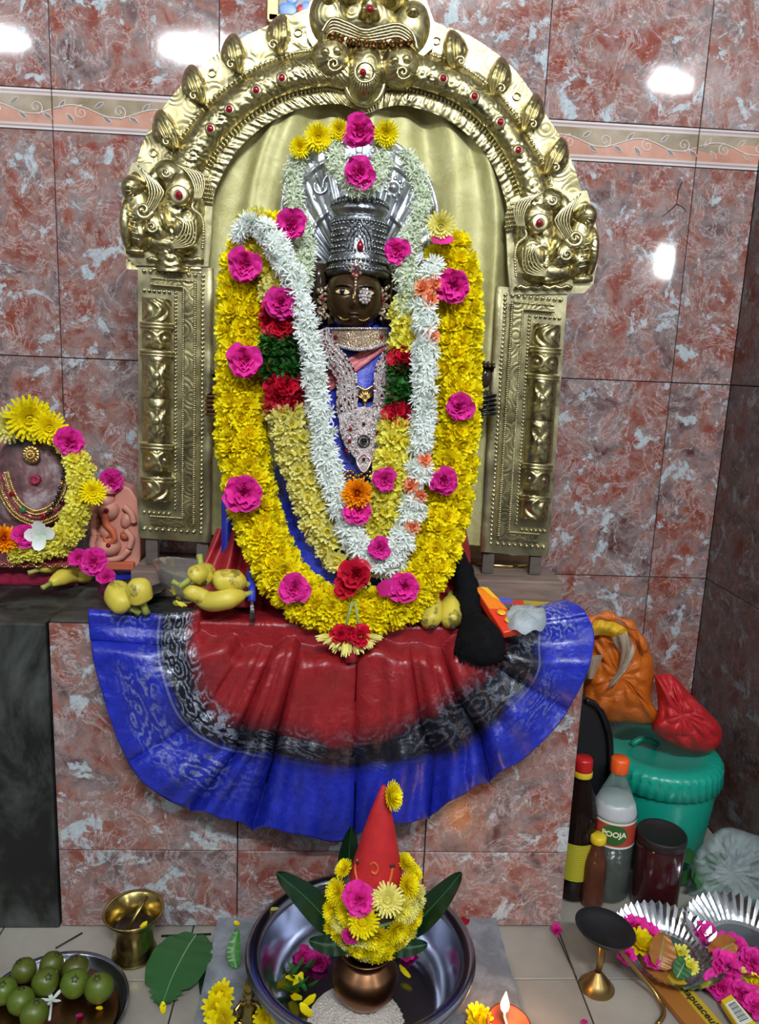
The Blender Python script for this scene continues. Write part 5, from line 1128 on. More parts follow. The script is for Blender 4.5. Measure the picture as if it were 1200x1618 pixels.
t = thing('glass_bowl', 'tilted ribbed clear glass bowl holding bananas and yellow petals', 'bowl', bw); tl = Matrix.Rotation(.20, 3, 'Y') @ Matrix.Rotation(-.12, 3, 'X')
obj('bowl', mb().lathe([(.0001, 0), (.045, .001), (.068, .018), (.084, .042), (.086, .044), (.0865, .042), (.070, .014), (.046, -.003), (.0001, -.003)], bw, 72, tl, lambda a, r, z: 1 + .012 * cos(a * 36) * (r > .05)), M['glass'], t)
for i, (pts, r) in enumerate((([(300, 915, .60), (310, 908, .605), (325, 905, .600), (333, 912, .594)], .014), ([(385, 922, .585), (370, 918, .592), (352, 918, .592), (338, 922, .588)], .016), ([(385, 940, .572), (360, 946, .572), (335, 950, .566), (312, 945, .562)], .0145), ([(290, 928, .585), (305, 936, .578), (322, 944, .57), (335, 955, .562)], .012), ([(318, 895, .61), (320, 908, .600), (322, 920, .592)], .0155))):
    banana(['banana at the back left of the glass bowl', 'plump banana at the right of the glass bowl, its cut end showing', 'lowest banana lying along the front of the glass bowl', 'slim greenish banana slanting across the glass bowl', 'short banana standing highest in the glass bowl'][i], [az(*p) for p in pts], r)
random.seed(8); b = mb()
for i in range(22): p = az(275 + ru(0, 55), 945 + ru(-8, 14), .556); b.petal(p, Vector((ru(-1, 1), ru(-1, 1), ru(0, .5))), Vector((0, 0, 1)), .014, .008, .2, .1, 2, .5)
tag(obj('loose_petals', b, M['lemon']), 'loose pale yellow petals in the bottom of the glass bowl', 'petals', kind='stuff')
banana('left of the two short bananas right of the garland base', [at(688, 948, -.40), at(683, 962, -.43), at(681, 978, -.445), at(683, 990, -.455)], .0165)
banana('right of the two short bananas, beside the black braid', [at(712, 946, -.40), at(713, 962, -.43), at(714, 978, -.445), at(716, 990, -.455)], .0165)
# boxes at the right
def slab(name, label, cat, quad, th, mat, par=None, bev=.0015):
    a, c, d, e = quad; n = (c - a).cross(d - a).normalized(); n = n if n.z > 0 else -n; b = mb(); b.prism([a, c, d, e], -n * th); o = obj(name, b, mat, par, smooth=False, bevel=bev); fixn(o)
    return tag(o, label, cat) if label else o
t = thing('incense_box', 'long orange and red incense box lying right of the black braid', 'box', at(790, 965, -.44))
q1 = [at(750, 928, -.415), at(770, 930, -.415), at(832, 992, -.487), at(796, 1000, -.487)]
slab('carton', None, None, q1, .012, M['box_red'], t); up_ = Vector((0, -.0003, .0012))
f_ = lambda s, v: q1[0].lerp(q1[3], v).lerp(q1[1].lerp(q1[2], v), s) + up_
slab('orange_panel', None, None, [f_(.02, .01), f_(.98, .01), f_(.97, .55), f_(.03, .50)], .0006, M['box_orange'], t, 0)
slab('yellow_panel', None, None, [f_(.45, .005) + up_, f_(.99, .005) + up_, f_(.99, .35) + up_, f_(.7, .25) + up_], .0006, M['box_yellow'], t, 0)
for s_, v_ in ((.5, .62), (.55, .80)): c = f_(s_, v_) + up_; obj('gold_emblem', mb().lathe([(.0001, .0006), (.006, .0006), (.0065, 0)], c, 18, basis(Vector((0, -.35, 1)))), M['box_yellow'], t)
t = thing('magazine', 'thin red and yellow printed packet under the right wooden plank', 'packet', at(830, 952, -.31))
slab('cover', None, None, [az(765, 945, ZTOP + .012), az(868, 951, ZTOP + .012), az(868, 962, ZTOP + .010), az(775, 957, ZTOP + .010)], .008, M['box_red'], t)
slab('yellow_strip', None, None, [az(826, 948, ZTOP + .0125), az(869, 951, ZTOP + .0125), az(868, 961, ZTOP + .0105), az(830, 959, ZTOP + .0105)], .008, M['box_gold'], t)
slab('blue_strip', None, None, [az(782, 944, ZTOP + .016), az(806, 945, ZTOP + .016), az(812, 950, ZTOP + .014), az(784, 950, ZTOP + .014)], .006, M['paper_blue'], t)
def pk(u, v):
    a = u * 2 * pi; r = v; p = az(832 + 34 * r * cos(a), 970 + 14 * r * sin(a), .556); return p + Vector((0, 0, .008 * (1 - r * r) + .003 * sin(a * 7 + r * 6) * r - .015 * (r > .97)))
tag(obj('foil_packet', mb().grid(pk, 48, 12, True), M['foil_grey']), 'crumpled silver-grey foil packet behind the incense box', 'packet')
# ================================================================ things behind the platform at the right
b = mb(); b.prism([at(x, y, -.27) for x, y in [(895, 1440), (905, 1180), (915, 1112), (930, 1105), (950, 1118), (962, 1150), (966, 1190), (962, 1300), (955, 1425)]], (0, .03, 0)); o = obj('black_tray', b, M['black'], smooth=False, bevel=.006); fixn(o)
tag(o, 'black rounded tray standing upright between platform and teal bucket', 'tray'); 
obj('rim', mb().tube([at(*p, -.275) for p in cr([(953, 1424), (962, 1300), (965, 1190), (960, 1150), (946, 1118), (926, 1106)], 30)], .006, 10), M['black_gloss'], o)
bc = at(1042, 1182, -.205); BX, BYc, BZ = bc.x, -.205, bc.z; BR = .112
t = thing('teal_bucket', 'large teal plastic tub with a fluted lid standing in the corner', 'bucket', (BX, BYc, 0))
obj('tub', mb().lathe([(.0001, 0), (BR * .80, 0), (BR * .84, .01), (BR * .94, BZ * .55), (BR * .97, BZ - .05), (BR * .95, BZ - .03)], (BX, BYc, 0), 64), M['teal'], t)
obj('lid', mb().lathe([(BR * 1.0, BZ - .045), (BR * 1.03, BZ - .043), (BR * 1.0, BZ - .008), (BR * .96, BZ), (BR * .70, BZ + .001), (BR * .62, BZ - .004), (.0001, BZ - .004)], (BX, BYc, 0), 160, None, lambda a, r, z: 1 + .03 * abs(sin(a * 22)) * (BZ - .05 < z < BZ - .005) * (r > BR * .9)), M['teal'], t)
b = mb(); 
for k in range(44): a = (k + .5) * pi / 22; b.ell((BX + BR * 1.0 * cos(a), BYc + BR * 1.0 * sin(a), BZ - .016), .0050, .0050, .011, 8, 6)
tag(obj('lid_knuckles', b, M['teal'], t), kind='stuff')
obj('lid_handle', mb().tube([(BX - .03 + .05 * i / 8 - .02, BYc + .01, BZ + .002 + .012 * sin(pi * i / 8)) for i in range(9)], .006, 8), M['teal'], t)
def blob(name, label, cat, outline, Y0, depth, mat, seed, folds=6, nv=26, cyx=None, zmin=None, frq=1.0):
    o = cr(outline + [outline[0]], 97); cx = sum(p[0] for p in outline) / len(outline); cy = sum(p[1] for p in outline) / len(outline)
    if cyx: cx, cy = cyx
    def f(u, v, s=1):
        k = int(round(u * 96)) % 96; w = v; x, y = cx + (o[k][0] - cx) * w, cy + (o[k][1] - cy) * w; a = u * 2 * pi
        h = depth * sqrt(max(0, 1 - v ** 2.4)); n = .12 * depth * (sin(a * folds * frq + seed + v * 5) + .7 * sin(a * (folds * 2 + 1) * frq - v * 7 + seed * 2)) * (v > .02) * min(1, v * 2) * (1.0 - .5 * (v > .98))
        p = at(x, y, Y0 - s * (h + abs(n) * .9)); 
        if zmin and p.z < zmin: p.z = zmin + (zmin - p.z) * .02
        return p
    b = mb(); b.grid(lambda u, v: f(u, v, 1), 96, nv, True); b.grid(lambda u, v: f(u, v, -.5), 96, 8, True)
    return tag(obj(name, b, mat), label, cat)
o = blob('orange_plastic_bag', 'shiny orange plastic carrier bag slumped beside the saree on the bucket', 'bag', [(922, 1085), (930, 1040), (926, 1000), (945, 975), (985, 985), (1010, 1000), (1030, 1035), (1034, 1070), (1030, 1105), (1042, 1130), (1035, 1145), (990, 1143), (950, 1138), (925, 1118)], -.24, .045, M['bag_orange'], 1.3, 5, 30)
obj('yellow_fold', mb().grid(lambda u, v: at(926 + 66 * u, 984 + 24 * v + 10 * u - 9 * sin(pi * u), -.292 - .012 * sin(pi * v) * sin(pi * u) - .003 * sin(u * 23 + v * 5)), 30, 14), M['bag_yellow'], o)
obj('grey_lining', mb().grid(lambda u, v: at(978 + (26 * u - 13) * (1 - v * .4) + 14 * sin(v * 4), 1008 + 80 * v - 8 * u, -.296 - .010 * sin(pi * u) - .004 * sin(u * 14 + v * 17)), 20, 30), M['bag_grey'], o)
obj('grey_lining', mb().grid(lambda u, v: at(928 + 26 * u * (1 - v * .6), 1035 + 38 * v, -.29 - .008 * sin(pi * u)), 10, 10), M['bag_grey'], o)
obj('handle_loop', mb().tube([at(*p, -.29) for p in cr([(925, 985), (950, 972), (985, 980), (1008, 998), (1022, 1030)], 24)], [.006 + .004 * sin(i) for i in range(24)], 10, sq=.5), M['bag_orange'], o)
blob('red_plastic_bag', 'crumpled bright red plastic bag lying on the teal bucket lid', 'bag', [(1034, 1066), (1050, 1064), (1066, 1068), (1090, 1095), (1120, 1125), (1140, 1150), (1138, 1175), (1118, 1190), (1085, 1186), (1055, 1172), (1030, 1152), (1040, 1120)], -.25, .04, M['bag_red'], 2.1, 4, 30)
blob('clear_polythene_bag', 'crumpled clear polythene bag of greens in the right corner', 'bag', [(1085, 1420), (1088, 1370), (1110, 1335), (1145, 1308), (1190, 1318), (1240, 1340), (1260, 1420), (1200, 1452), (1120, 1448)], -.32, .05, M['bag_clear'], 3.4, 7, 34, zmin=.004)
b = mb(); random.seed(4)
for i in range(14): p = at(1105 + ru(-10, 20), 1385 + ru(-28, 24), -.335); b.petal(p, Vector((ru(-1, 1), ru(-.5, .2), ru(-.5, 1))), Vector((0, -1, 0)), .045, .028, .2, .1, 3, .3)
tag(obj('leafy_greens', b, M['leaf']), 'green leaves inside the clear polythene bag', 'leaves', kind='stuff')
# bottles
def bottle(label, px, py, H, R, glass, liquid, cap, fill, neck=.012, ribs=True):
    c = az(px, py, 0); c.z = 0; c.y += R * .9; t = thing('bottle', label, 'bottle', c)
    prof = [(.0001, .002), (R * .85, .001), (R, .008), (R, H * .25), (R * .975, H * .27), (R, H * .30), (R, H * .58), (R * .97, H * .62), (R * .80, H * .72), (R * .5, H * .82), (neck, H * .88), (neck, H * .93)]
    obj('body', mb().lathe(prof, c, 40, None, (lambda a, r, z: 1 + .012 * cos(a * 10) * (z > H * .6)) if ribs else None), M[glass], t)
    if liquid: obj('liquid', mb().lathe([(.0001, .004), (R * .82, .004), (R * .95, .010), (R * .95, H * fill), (.0001, H * fill)], c, 32), M[liquid], t)
    cp = obj('cap', mb().lathe([(neck * 1.25, H * .90), (neck * 1.3, H * .905), (neck * 1.3, H * .985), (neck * 1.1, H), (.0001, H)], c, 40, None, lambda a, r, z: 1 + .02 * cos(a * 20)), M[cap], t)
    return t, c
def lab(t, c, R, z0, z1, mat, a0=-pi, a1=0, name='label'): return obj(name, mb().grid(lambda u, v: c + Vector((R * cos(a0 + (a1 - a0) * u), R * sin(a0 + (a1 - a0) * u), z0 + (z1 - z0) * v)), 40, 6), M[mat], t)
t, c = bottle('tall dark oil bottle with red cap and yellow wrapped label beside the platform', 910, 1428, .262, .033, 'bottle_dark', 'oil', 'cap_red', .62)
lab(t, c, .0335, .045, .115, 'label_yellow'); obj('cap_ring', mb().lathe([(.0165, .228), (.0170, .229), (.0170, .238), (.0165, .239)], c, 30), M['cap_yellow'], t)
t, c = bottle('clear oil bottle with orange cap and red and green label, before the teal bucket', 968, 1430, .262, .037, 'bottle_clear', 'oil', 'cap_orange', .42)
obj('milky_shoulder', mb().lathe([(.0372, .155), (.0370, .165), (.034, .178), (.028, .190), (.0001, .191)], c, 32), M['milky'], t)
lab(t, c, .0378, .112, .158, 'label_red'); lab(t, c, .0380, .155, .159, 'label_white', name='label_edge'); lab(t, c, .0380, .111, .1145, 'label_white', name='label_edge')
g_ = obj('green_oval', mb().grid(lambda u, v: (lambda a, r: c + Vector((.0381 * cos(-pi * .60 + r * .62 * cos(a)), .0381 * sin(-pi * .60 + r * .62 * cos(a)), .136 + .019 * r * sin(a))))(u * 2 * pi, v), 40, 5, True), M['label_green'], t)
def text(s, size, par, fn, mat, name='lettering', ext=.0002, bold=.0):
    cu = bpy.data.curves.new(name, 'FONT'); cu.body = s; cu.size = size; cu.align_x = 'CENTER'; cu.align_y = 'CENTER'; cu.extrude = ext; cu.offset = bold
    o = bpy.data.objects.new('tmp', cu); COL.objects.link(o); dg = bpy.context.evaluated_depsgraph_get(); me = bpy.data.meshes.new_from_object(o.evaluated_get(dg)); bpy.data.objects.remove(o)
    b = mb(); b.add([fn(v.co.x, v.co.y, v.co.z) for v in me.vertices], [tuple(p.vertices) for p in me.polygons]); return obj(name, b, M[mat], par, smooth=False)
text('POOJA', .0135, t, lambda x, y, z: c + Vector(((.0386 + z) * cos(-pi * .60 + x / .038), (.0386 + z) * sin(-pi * .60 + x / .038), .1375 + y)), 'print_cream', bold=.0004)
t, c = bottle('small amber bottle with yellow cap in front of the two tall bottles', 940, 1440, .135, .0195, 'oil_pink', None, 'cap_yellow', .6, .0105)
jc = az(1046, 1452, 0); jc.y += .036
t = thing('maroon_jar', 'dark maroon cylindrical jar with a black lid before the teal bucket', 'jar', (jc.x, jc.y, 0))
obj('body', mb().lathe([(.0001, 0), (.037, 0), (.039, .004), (.0405, .12), (.039, .125)], (jc.x, jc.y, 0), 48), M['jar'], t)
obj('lid', mb().lathe([(.0402, .124), (.0412, .126), (.0414, .138), (.040, .141), (.0385, .139), (.0001, .138)], (jc.x, jc.y, 0), 56, None, lambda a, r, z: 1 + .012 * cos(a * 30) * (r > .04)), M['jar_lid'], t)
# ================================================================ the floor in front
sl = [az(348, 1442, .018), az(778, 1442, .018)]; yb = sl[0].y
t = tag(obj('stone_slab', mb().box((.056, yb - .24, .009), .458, .48, .018), M['slab'], smooth=False, bevel=.003), 'flat grey stone slab on the floor under the steel bowl', 'slab')
SZ = .018; KC = Vector((.052, -.598, 0)); RR = .158; BH = .100
t = thing('steel_bowl', 'wide shallow stainless steel basin with a broad rim holding the copper pot', 'basin', (KC.x, KC.y, SZ))
bp = [(.0001, SZ + .003), (.100, SZ + .003), (.118, SZ + .010), (.134, SZ + .045), (.137, SZ + BH - .014), (.1395, SZ + BH - .005), (.146, SZ + BH), (RR - .004, SZ + BH - .001), (RR + .001, SZ + BH - .005), (RR - .001, SZ + BH - .011), (.147, SZ + BH - .014), (.137, SZ + .045), (.120, SZ + .006), (.104, SZ), (.0001, SZ)]
obj('basin', mb().lathe(bp, KC, 96), M['steel'], t)
random.seed(61); b = mb()
for i in range(900):
    a, r = ru(0, 6.28), .066 * sqrt(R_()); x, y = KC.x - .005 + r * cos(a), KC.y - .03 + r * .8 * sin(a); h = .010 * (1 - (r / .066) ** 2)
    b.ell((x, y, SZ + .005 + h * ru(.4, 1)), .0032, .0018, .0016, 5, 3, Matrix.Rotation(ru(0, 3), 3, 'Z'))
b.lathe([(.0001, .010), (.04, .008), (.066, 0)], (KC.x - .005, KC.y - .03, SZ + .003), 30)
tag(obj('rice_bed', b, M['rice']), 'bed of raw rice in the basin around the copper pot', 'rice', kind='stuff')
b = mb().lathe([(.0001, .007), (.02, .006), (.045, 0)], (KC.x + .045, KC.y - .075, SZ + .006), 24, None, lambda a, r, z: 1 + .2 * sin(a * 3)); tag(obj('red_powder', b, M['kumkum']), 'dark red powder spilled over the rice in the basin', 'powder', kind='stuff')
# copper pot (kalash) with leaves, flowers and cloth cone
t = thing('copper_pot', 'round copper pot standing on the rice in the steel basin', 'pot', (KC.x + .007, KC.y, SZ + .012)); kc = Vector((KC.x + .008, KC.y, 0))
z0 = SZ + .012
obj('body', mb().lathe([(.0001, z0), (.022, z0), (.034, z0 + .008), (.046, z0 + .026), (.0475, z0 + .040), (.041, z0 + .056), (.030, z0 + .064), (.027, z0 + .070), (.036, z0 + .078), (.038, z0 + .080), (.0375, z0 + .082), (.034, z0 + .080), (.024, z0 + .072)], kc, 56), M['copper'], t)
def leaf(name, label, cat, pts, w, mat, nrm=Vector((0, -.5, 1)), cup=.15, group=None, tipf=.02, ragged=0):
    C = V3(cr([tuple(p) for p in pts], 21)); n_ = len(C)
    def f(u, v):
        i = min(19, int(v * 20)); fr = v * 20 - i; p = C[i].lerp(C[i + 1], fr); T = (C[i + 1] - C[i]).normalized(); x = T.cross(nrm).normalized(); n = x.cross(T)
        ww = w * (sin(pi * min(1, (v * .93 + .05))) ** .8) + .001; s = (u - .5) * 2
        if ragged: ww *= 1 - ragged * (v > .8) * abs(sin(v * 60))
        return p + x * (s * ww * .5) + n * (cup * abs(s) * w + .0012 * sin(v * 34) * abs(s))
    b = mb().grid(f, 8, 36); o = obj(name, b, M[mat]); tag(o, label, cat, group)
    obj('midrib', mb().tube([p + (nrm.normalized()) * .0004 for p in C], [.0016 * (1 - i / 24) for i in range(n_)], 5), M['stem'] if mat != 'leaf_dark' else M['leaf'], o); return o
kz = lambda px, py, d=0: at(px, py, KC.y - d)
leaf('mango_leaf', 'long dark green mango leaf pointing up-left from the copper pot', 'leaf', [kz(560, 1490, .01), kz(520, 1455, .025), kz(480, 1415, .03), kz(436, 1378, .03)], .036, 'leaf_dark', Vector((.35, -1, .6)))
leaf('mango_leaf', 'dark green mango leaf pointing up-right from the copper pot', 'leaf', [kz(610, 1490, .01), kz(655, 1460, .02), kz(695, 1420, .025), kz(730, 1378, .02)], .034, 'leaf_dark', Vector((-.35, -1, .6)))
leaf('mango_leaf', 'dark leaf standing upright behind the red cloth cone', 'leaf', [kz(568, 1450, -.05), kz(556, 1390, -.07), kz(552, 1350, -.07), kz(556, 1304, -.07)], .034, 'leaf_dark', Vector((0, -1, 0)))
leaf('mango_leaf', 'drooping dark leaf low on the left of the copper pot mouth', 'leaf', [kz(565, 1490, .03), kz(540, 1492, .045), kz(515, 1493, .05), kz(488, 1486, .05)], .026, 'leaf_dark', Vector((0, -1, 1)))
leaf('mango_leaf', 'drooping dark leaf low on the right of the copper pot mouth', 'leaf', [kz(600, 1490, .03), kz(625, 1496, .045), kz(648, 1497, .05), kz(676, 1492, .05)], .024, 'leaf_dark', Vector((0, -1, 1)))
cc = kz(588, 1425); 
tag(obj('coconut', mb().ell(cc, .052, .046, .056, 28, 18), M['wood_dark']), 'brown coconut hidden in flowers on the mouth of the copper pot', 'coconut')
t = thing('red_cloth_cone', 'tall pointed red cloth cone with orange applique rising above the coconut', 'cloth cone', kz(590, 1415))
ap, base = kz(607, 1240, .0), kz(591, 1412)
ax = (ap - base); H_ = ax.length; mm = basis(ax)
obj('cone', mb().lathe([(.044, -.012), (.042, .0), (.034, H_ * .25), (.025, H_ * .5), (.014, H_ * .77), (.003, H_ * .99), (.0001, H_)], base, 48, mm, lambda a, r, z: 1 + .03 * sin(a * 3 + z * 20)), M['cone'], t)
def oncone(px, py): 
    p = kz(px, py); h = (p - base).dot(ax.normalized()) / H_; r = .042 * (1 - h) ** .9 + .001; c = base + ax * h; dx = max(-r * .95, min(r * .95, (p - c).x)); return Vector((p.x, c.y - sqrt(r * r - dx * dx) - .0016, p.z))
for pts, r in (([(566, 1348), (562, 1362), (570, 1382), (582, 1396)], .0030), ([(620, 1352), (614, 1370), (604, 1384), (596, 1398)], .0030), ([(584, 1346), (590, 1342), (596, 1348), (592, 1356), (586, 1354)], .0026), ([(574, 1372), (582, 1388)], .002), ([(607, 1376), (598, 1390)], .002)):
    obj('orange_applique', mb().tube([oncone(*p) for p in cr(pts, 14)], r, 7, sq=.5), M['orange_thread'], t)
for x, y in ((568, 1350), (617, 1350), (588, 1398), (596, 1408)): obj('dark_spot', mb().ell(oncone(x, y), .0055, .0014, .0035, 10, 6), M['kumkum'], t)
random.seed(71); k_ = 0
names = ['rim', 'lower', 'upper', 'outer', 'inner']
t = thing('flower_ring', 'ring of yellow chrysanthemums tied around the coconut under the red cone', 'flower garland', cc)
obj('string', mb().tube([cc + Vector((.050 * cos(a), .046 * sin(a), 0)) for a in [i * .33 for i in range(20)]], .003, 6), M['stem'], t)
for px, py, s_ in ((534, 1388, .9), (528, 1412, .85), (532, 1436, .95), (546, 1455, .9), (545, 1370, .7), (570, 1450, 1.0), (592, 1468, .95), (612, 1456, 1.0), (634, 1438, .9), (648, 1420, .85), (655, 1400, .9), (642, 1382, .95), (640, 1362, .8), (652, 1376, .75), (578, 1470, .8), (590, 1430, 1.0), (622, 1425, .95), (600, 1440, .9), (575, 1432, .9), (630, 1400, .9), (560, 1418, .9), (636, 1444, .9), (604, 1476, .8), (548, 1405, .8), (625, 1458, .75), (540, 1420, .8), (596, 1450, .85), (640, 1405, .9), (558, 1435, .75), (588, 1482, .7)):
    p = kz(px, py); dx, dz = p.x - cc.x, p.z - cc.z; q2 = max(.0002, 1 - (dx / .066) ** 2 - (dz / .066) ** 2); P = Vector((p.x, cc.y - .052 * sqrt(q2) - .004, p.z)); put('daisy' if R_() < .5 else 'daisy_lemon', P, Vector((dx, -.05 * sqrt(q2) - .02, dz)), t, s_ * .90)
flower('daisy_lemon', 613, 1421, KC.y - .072, 'largest pale chrysanthemum just below the red cone on the right', sc=.95)
flower('daisy', 574, 1456, KC.y - .075, 'bright yellow chrysanthemum just below the pink rose on the flower ring', sc=.95)
flower('pink', 567, 1421, KC.y - .070, 'pink rose at the left foot of the red cone', sc=.92)
flower('pink', 555, 1478, KC.y - .060, 'small pink blossom under the flower ring', sc=.55)
flower('daisy', 617, 1258, KC.y - .008, 'yellow chrysanthemum hanging on the tip of the red cone', sc=.92, tilt=(1.6, .2))
random.seed(81)
for px, py, k, s_, lb in ((478, 1508, 'pink', .75, 'magenta flower fallen left in the steel basin'), (505, 1520, 'pink', .8, 'magenta flower against the copper pot, left side in the basin'), (643, 1508, 'pink', .6, 'magenta flower behind the copper pot, right side in the basin')):
    p = az(px, py, SZ + .012); o = put(k, p, Vector((0, -.4, 1)), None, s_, 'pink_rose'); tag(o, lb, 'flower')
def petals(label, spots, mat, L=.016, z=None, name='petal', group=None, w=.009):
    for i, (px, py) in enumerate(spots):
        p = az(px, py, z); b = mb(); b.petal(p, Vector((ru(-1, 1), ru(-1, 1), .05)), Vector((0, 0, 1)), L, w, .25, .12, 3, .4); tag(obj(name, b, M[mat]), label, 'petal', group)
petals('yellow petal, one of those scattered on the left floor of the basin', [(450, 1538), (466, 1560), (474, 1545), (462, 1572), (478, 1590), (492, 1606)], 'yellow', .022, SZ + .008, group='yellow petals left in the basin', w=.013)
petals('yellow petal alone on the right floor of the basin', [(672, 1530)], 'yellow', .024, SZ + .008, w=.012)
petals('yellow petal right beside the copper pot in the basin', [(648, 1545)], 'yellow', .022, SZ + .014)
b = mb()
for i in range(16): p = az(470 + ru(-14, 18), 1550 + ru(-24, 22), SZ + .010); b.petal(p, Vector((ru(-1, 1), ru(-1, 1), .3)), Vector((0, 0, 1)), .020, .008, .3, .1, 2, .3)
tag(obj('herb_sprigs', b, M['tulsi']), 'green herb sprigs scattered left in the basin', 'herbs', kind='stuff')
# leaves on the slab at the basin's left
leaf('green_leaf', 'bright green leaf propped between slab and basin rim at the left', 'leaf', [az(374, 1530, .02), az(370, 1505, .035), az(376, 1468, .055)], .020, 'leaf_vivid', Vector((-.2, -.6, 1)))
# brass tumbler
vc = az(213, 1508, 0); vc.y -= .0; vx = Vector((vc.x, vc.y, 0))
t = thing('brass_tumbler', 'polished brass tumbler with flared rim holding water and a spoon', 'tumbler', vx)
obj('cup', mb().lathe([(.0001, .002), (.030, .0), (.034, .003), (.033, .008), (.028, .013), (.0295, .045), (.033, .060), (.043, .073), (.0455, .078), (.0445, .080), (.041, .076), (.031, .062), (.027, .045), (.026, .015), (.0001, .013)], vx, 56), M['brass_bright'], t)
obj('water', mb().lathe([(.0001, .050), (.0285, .050)], vx, 32), M['oil'], t)
tag(obj('brass_spoon', mb().tube([vx + Vector((-.012, -.016, .040)), vx + Vector((0, 0, .062)), vx + Vector((.016, .018, .088))], [.0035, .002, .0035], 8), M['brass_bright']), 'slim brass spoon leaning inside the brass tumbler', 'spoon')
petals('yellow petal floating in the brass tumbler', [(222, 1466)], 'yellow', .012, .0512)
leaf('betel_leaf', 'broad green leaf with a torn edge lying on the tiles beside the tumbler', 'leaf', [az(310, 1478, .012), az(295, 1500, .015), az(272, 1545, .012), az(255, 1592, .004)], .092, 'leaf', Vector((0, 0, 1)), .04, ragged=.35)
leaf('betel_leaf', 'narrow dark green leaf half under the stone slab edge', 'leaf', [az(336, 1490, .004), az(330, 1530, .004), az(322, 1578, .004)], .026, 'leaf_dark', Vector((0, 0, 1)), .04)
tag(obj('incense_stick', mb().tube([az(255, 1479, .002), az(334, 1476, .002)], .0016, 6), M['black']), 'thin black incense stick on the tiles right of the tumbler', 'incense stick')
tag(obj('incense_stick', mb().tube([az(88, 1498, .003), az(130, 1474, .002)], .0014, 6), M['black']), 'thin black incense stick on the tiles behind the guava plate', 'incense stick')
petals('yellow petal lying on the tiles below the broad green leaf', [(258, 1602)], 'yellow', .016, .003)
# plate of guavas
pc = az(85, 1580, .02); px_ = Vector((pc.x - .0, pc.y - .012, 0)); PR = .103
t = thing('steel_plate', 'round steel plate with a raised rim holding green guavas', 'plate', px_)
obj('dish', mb().lathe([(.0001, .003), (PR * .90, .003), (PR * .96, .016), (PR, .020), (PR * 1.005, .018), (PR * .93, .002), (PR * .88, 0), (.0001, 0)], px_, 72), M['steel'], t)
obj('food_smears', mb().grid(lambda u, v: px_ + Vector((PR * .86 * v * cos(u * 6.283), PR * .86 * v * sin(u * 6.283), .0036)), 40, 6, True), M['copper'], t)
random.seed(91)
gl_ = [(38, 1530, 'rear left'), (82, 1520, 'rear middle'), (120, 1528, 'rear right'), (6, 1562, 'far left'), (72, 1548, 'centre'), (118, 1550, 'centre right'), (157, 1557, 'far right'), (33, 1578, 'front left'), (54, 1598, 'nearest')]
for px, py, lb in gl_:
    r = ru(.0175, .0205); p = az(px, py + 4, .0045 + r); t = thing('guava', 'green guava, the %s one on the steel plate' % lb, 'guava', p, 'guavas on the steel plate')
    m_ = basis(Vector((ru(-.5, .5), ru(-.7, .1), 1))); b = mb(); b.lathe([(.0001, -r * .98), (r * .5, -r * .86), (r * .9, -r * .4), (r, 0), (r * .9, r * .45), (r * .55, r * .85), (r * .2, r * 1.0), (.0001, r * .98)], p, 24, m_, lambda a, rr_, z: 1 + .02 * sin(a * 3)); obj('fruit', b, M['guava'], t)
    b = mb(); b.lathe([(r * .10, r * .97), (r * .24, r * 1.08), (r * .16, r * .98), (.0001, r * .96)], p, 10, m_, lambda a, rr_, z: 1 + .25 * cos(a * 5)); obj('calyx', b, M['banana_tip'], t)
b = mb()
for k in range(5): b.petal(az(82, 1580, .012), Vector((cos(k * 1.2 + 1), sin(k * 1.2 + 1), .1)), Vector((0, 0, 1)), .018, .006, .2, .1, 3, .3)
b.tube([az(82, 1580, .010), az(78, 1612, .008)], .0018, 6); tag(obj('tuberose', b, M['white']), 'white trumpet flower with a long tube lying on the guava plate', 'flower')
petals('pink petal on the guava plate beside the far right guava', [(152, 1588)], 'pink', .014, .006); petals('dark pink petal near the front of the guava plate', [(130, 1602)], 'pink', .012, .006); petals('yellow petal on the guava plate', [(162, 1592)], 'yellow', .010, .006)
# small brass idol with yellow flowers at the basin's front left
ip = az(392, 1622, SZ); bi = Vector((ip.x, ip.y + .005, SZ))
t = thing('small_brass_idol', 'tiny brass seated idol between yellow flowers left of the steel basin', 'figurine', bi)
obj('base', mb().lathe([(.016, 0), (.017, .004), (.012, .008)], bi, 20), M['brass_bright'], t)
obj('body', mb().tube([bi + Vector((0, 0, z)) for z in (.006, .012, .020, .030, .036, .040, .046, .052, .058)], [.015, .014, .009, .011, .006, .005, .0085, .0075, .003], 16), M['brass_bright'], t)
obj('crown', mb().lathe([(.007, .054), (.008, .058), (.005, .066), (.0015, .074), (.0001, .076)], bi, 16), M['brass_bright'], t)
for s in (-1, 1): obj('arm', mb().tube([bi + Vector((s * .009, 0, .034)), bi + Vector((s * .017, -.004, .026)), bi + Vector((s * .012, -.012, .022))], [.004, .0035, .003], 8), M['brass_bright'], t); obj('knee', mb().tube([bi + Vector((0, -.006, .010)), bi + Vector((s * .017, -.008, .010)), bi + Vector((s * .006, -.014, .009))], [.006, .0055, .004], 8), M['brass_bright'], t)
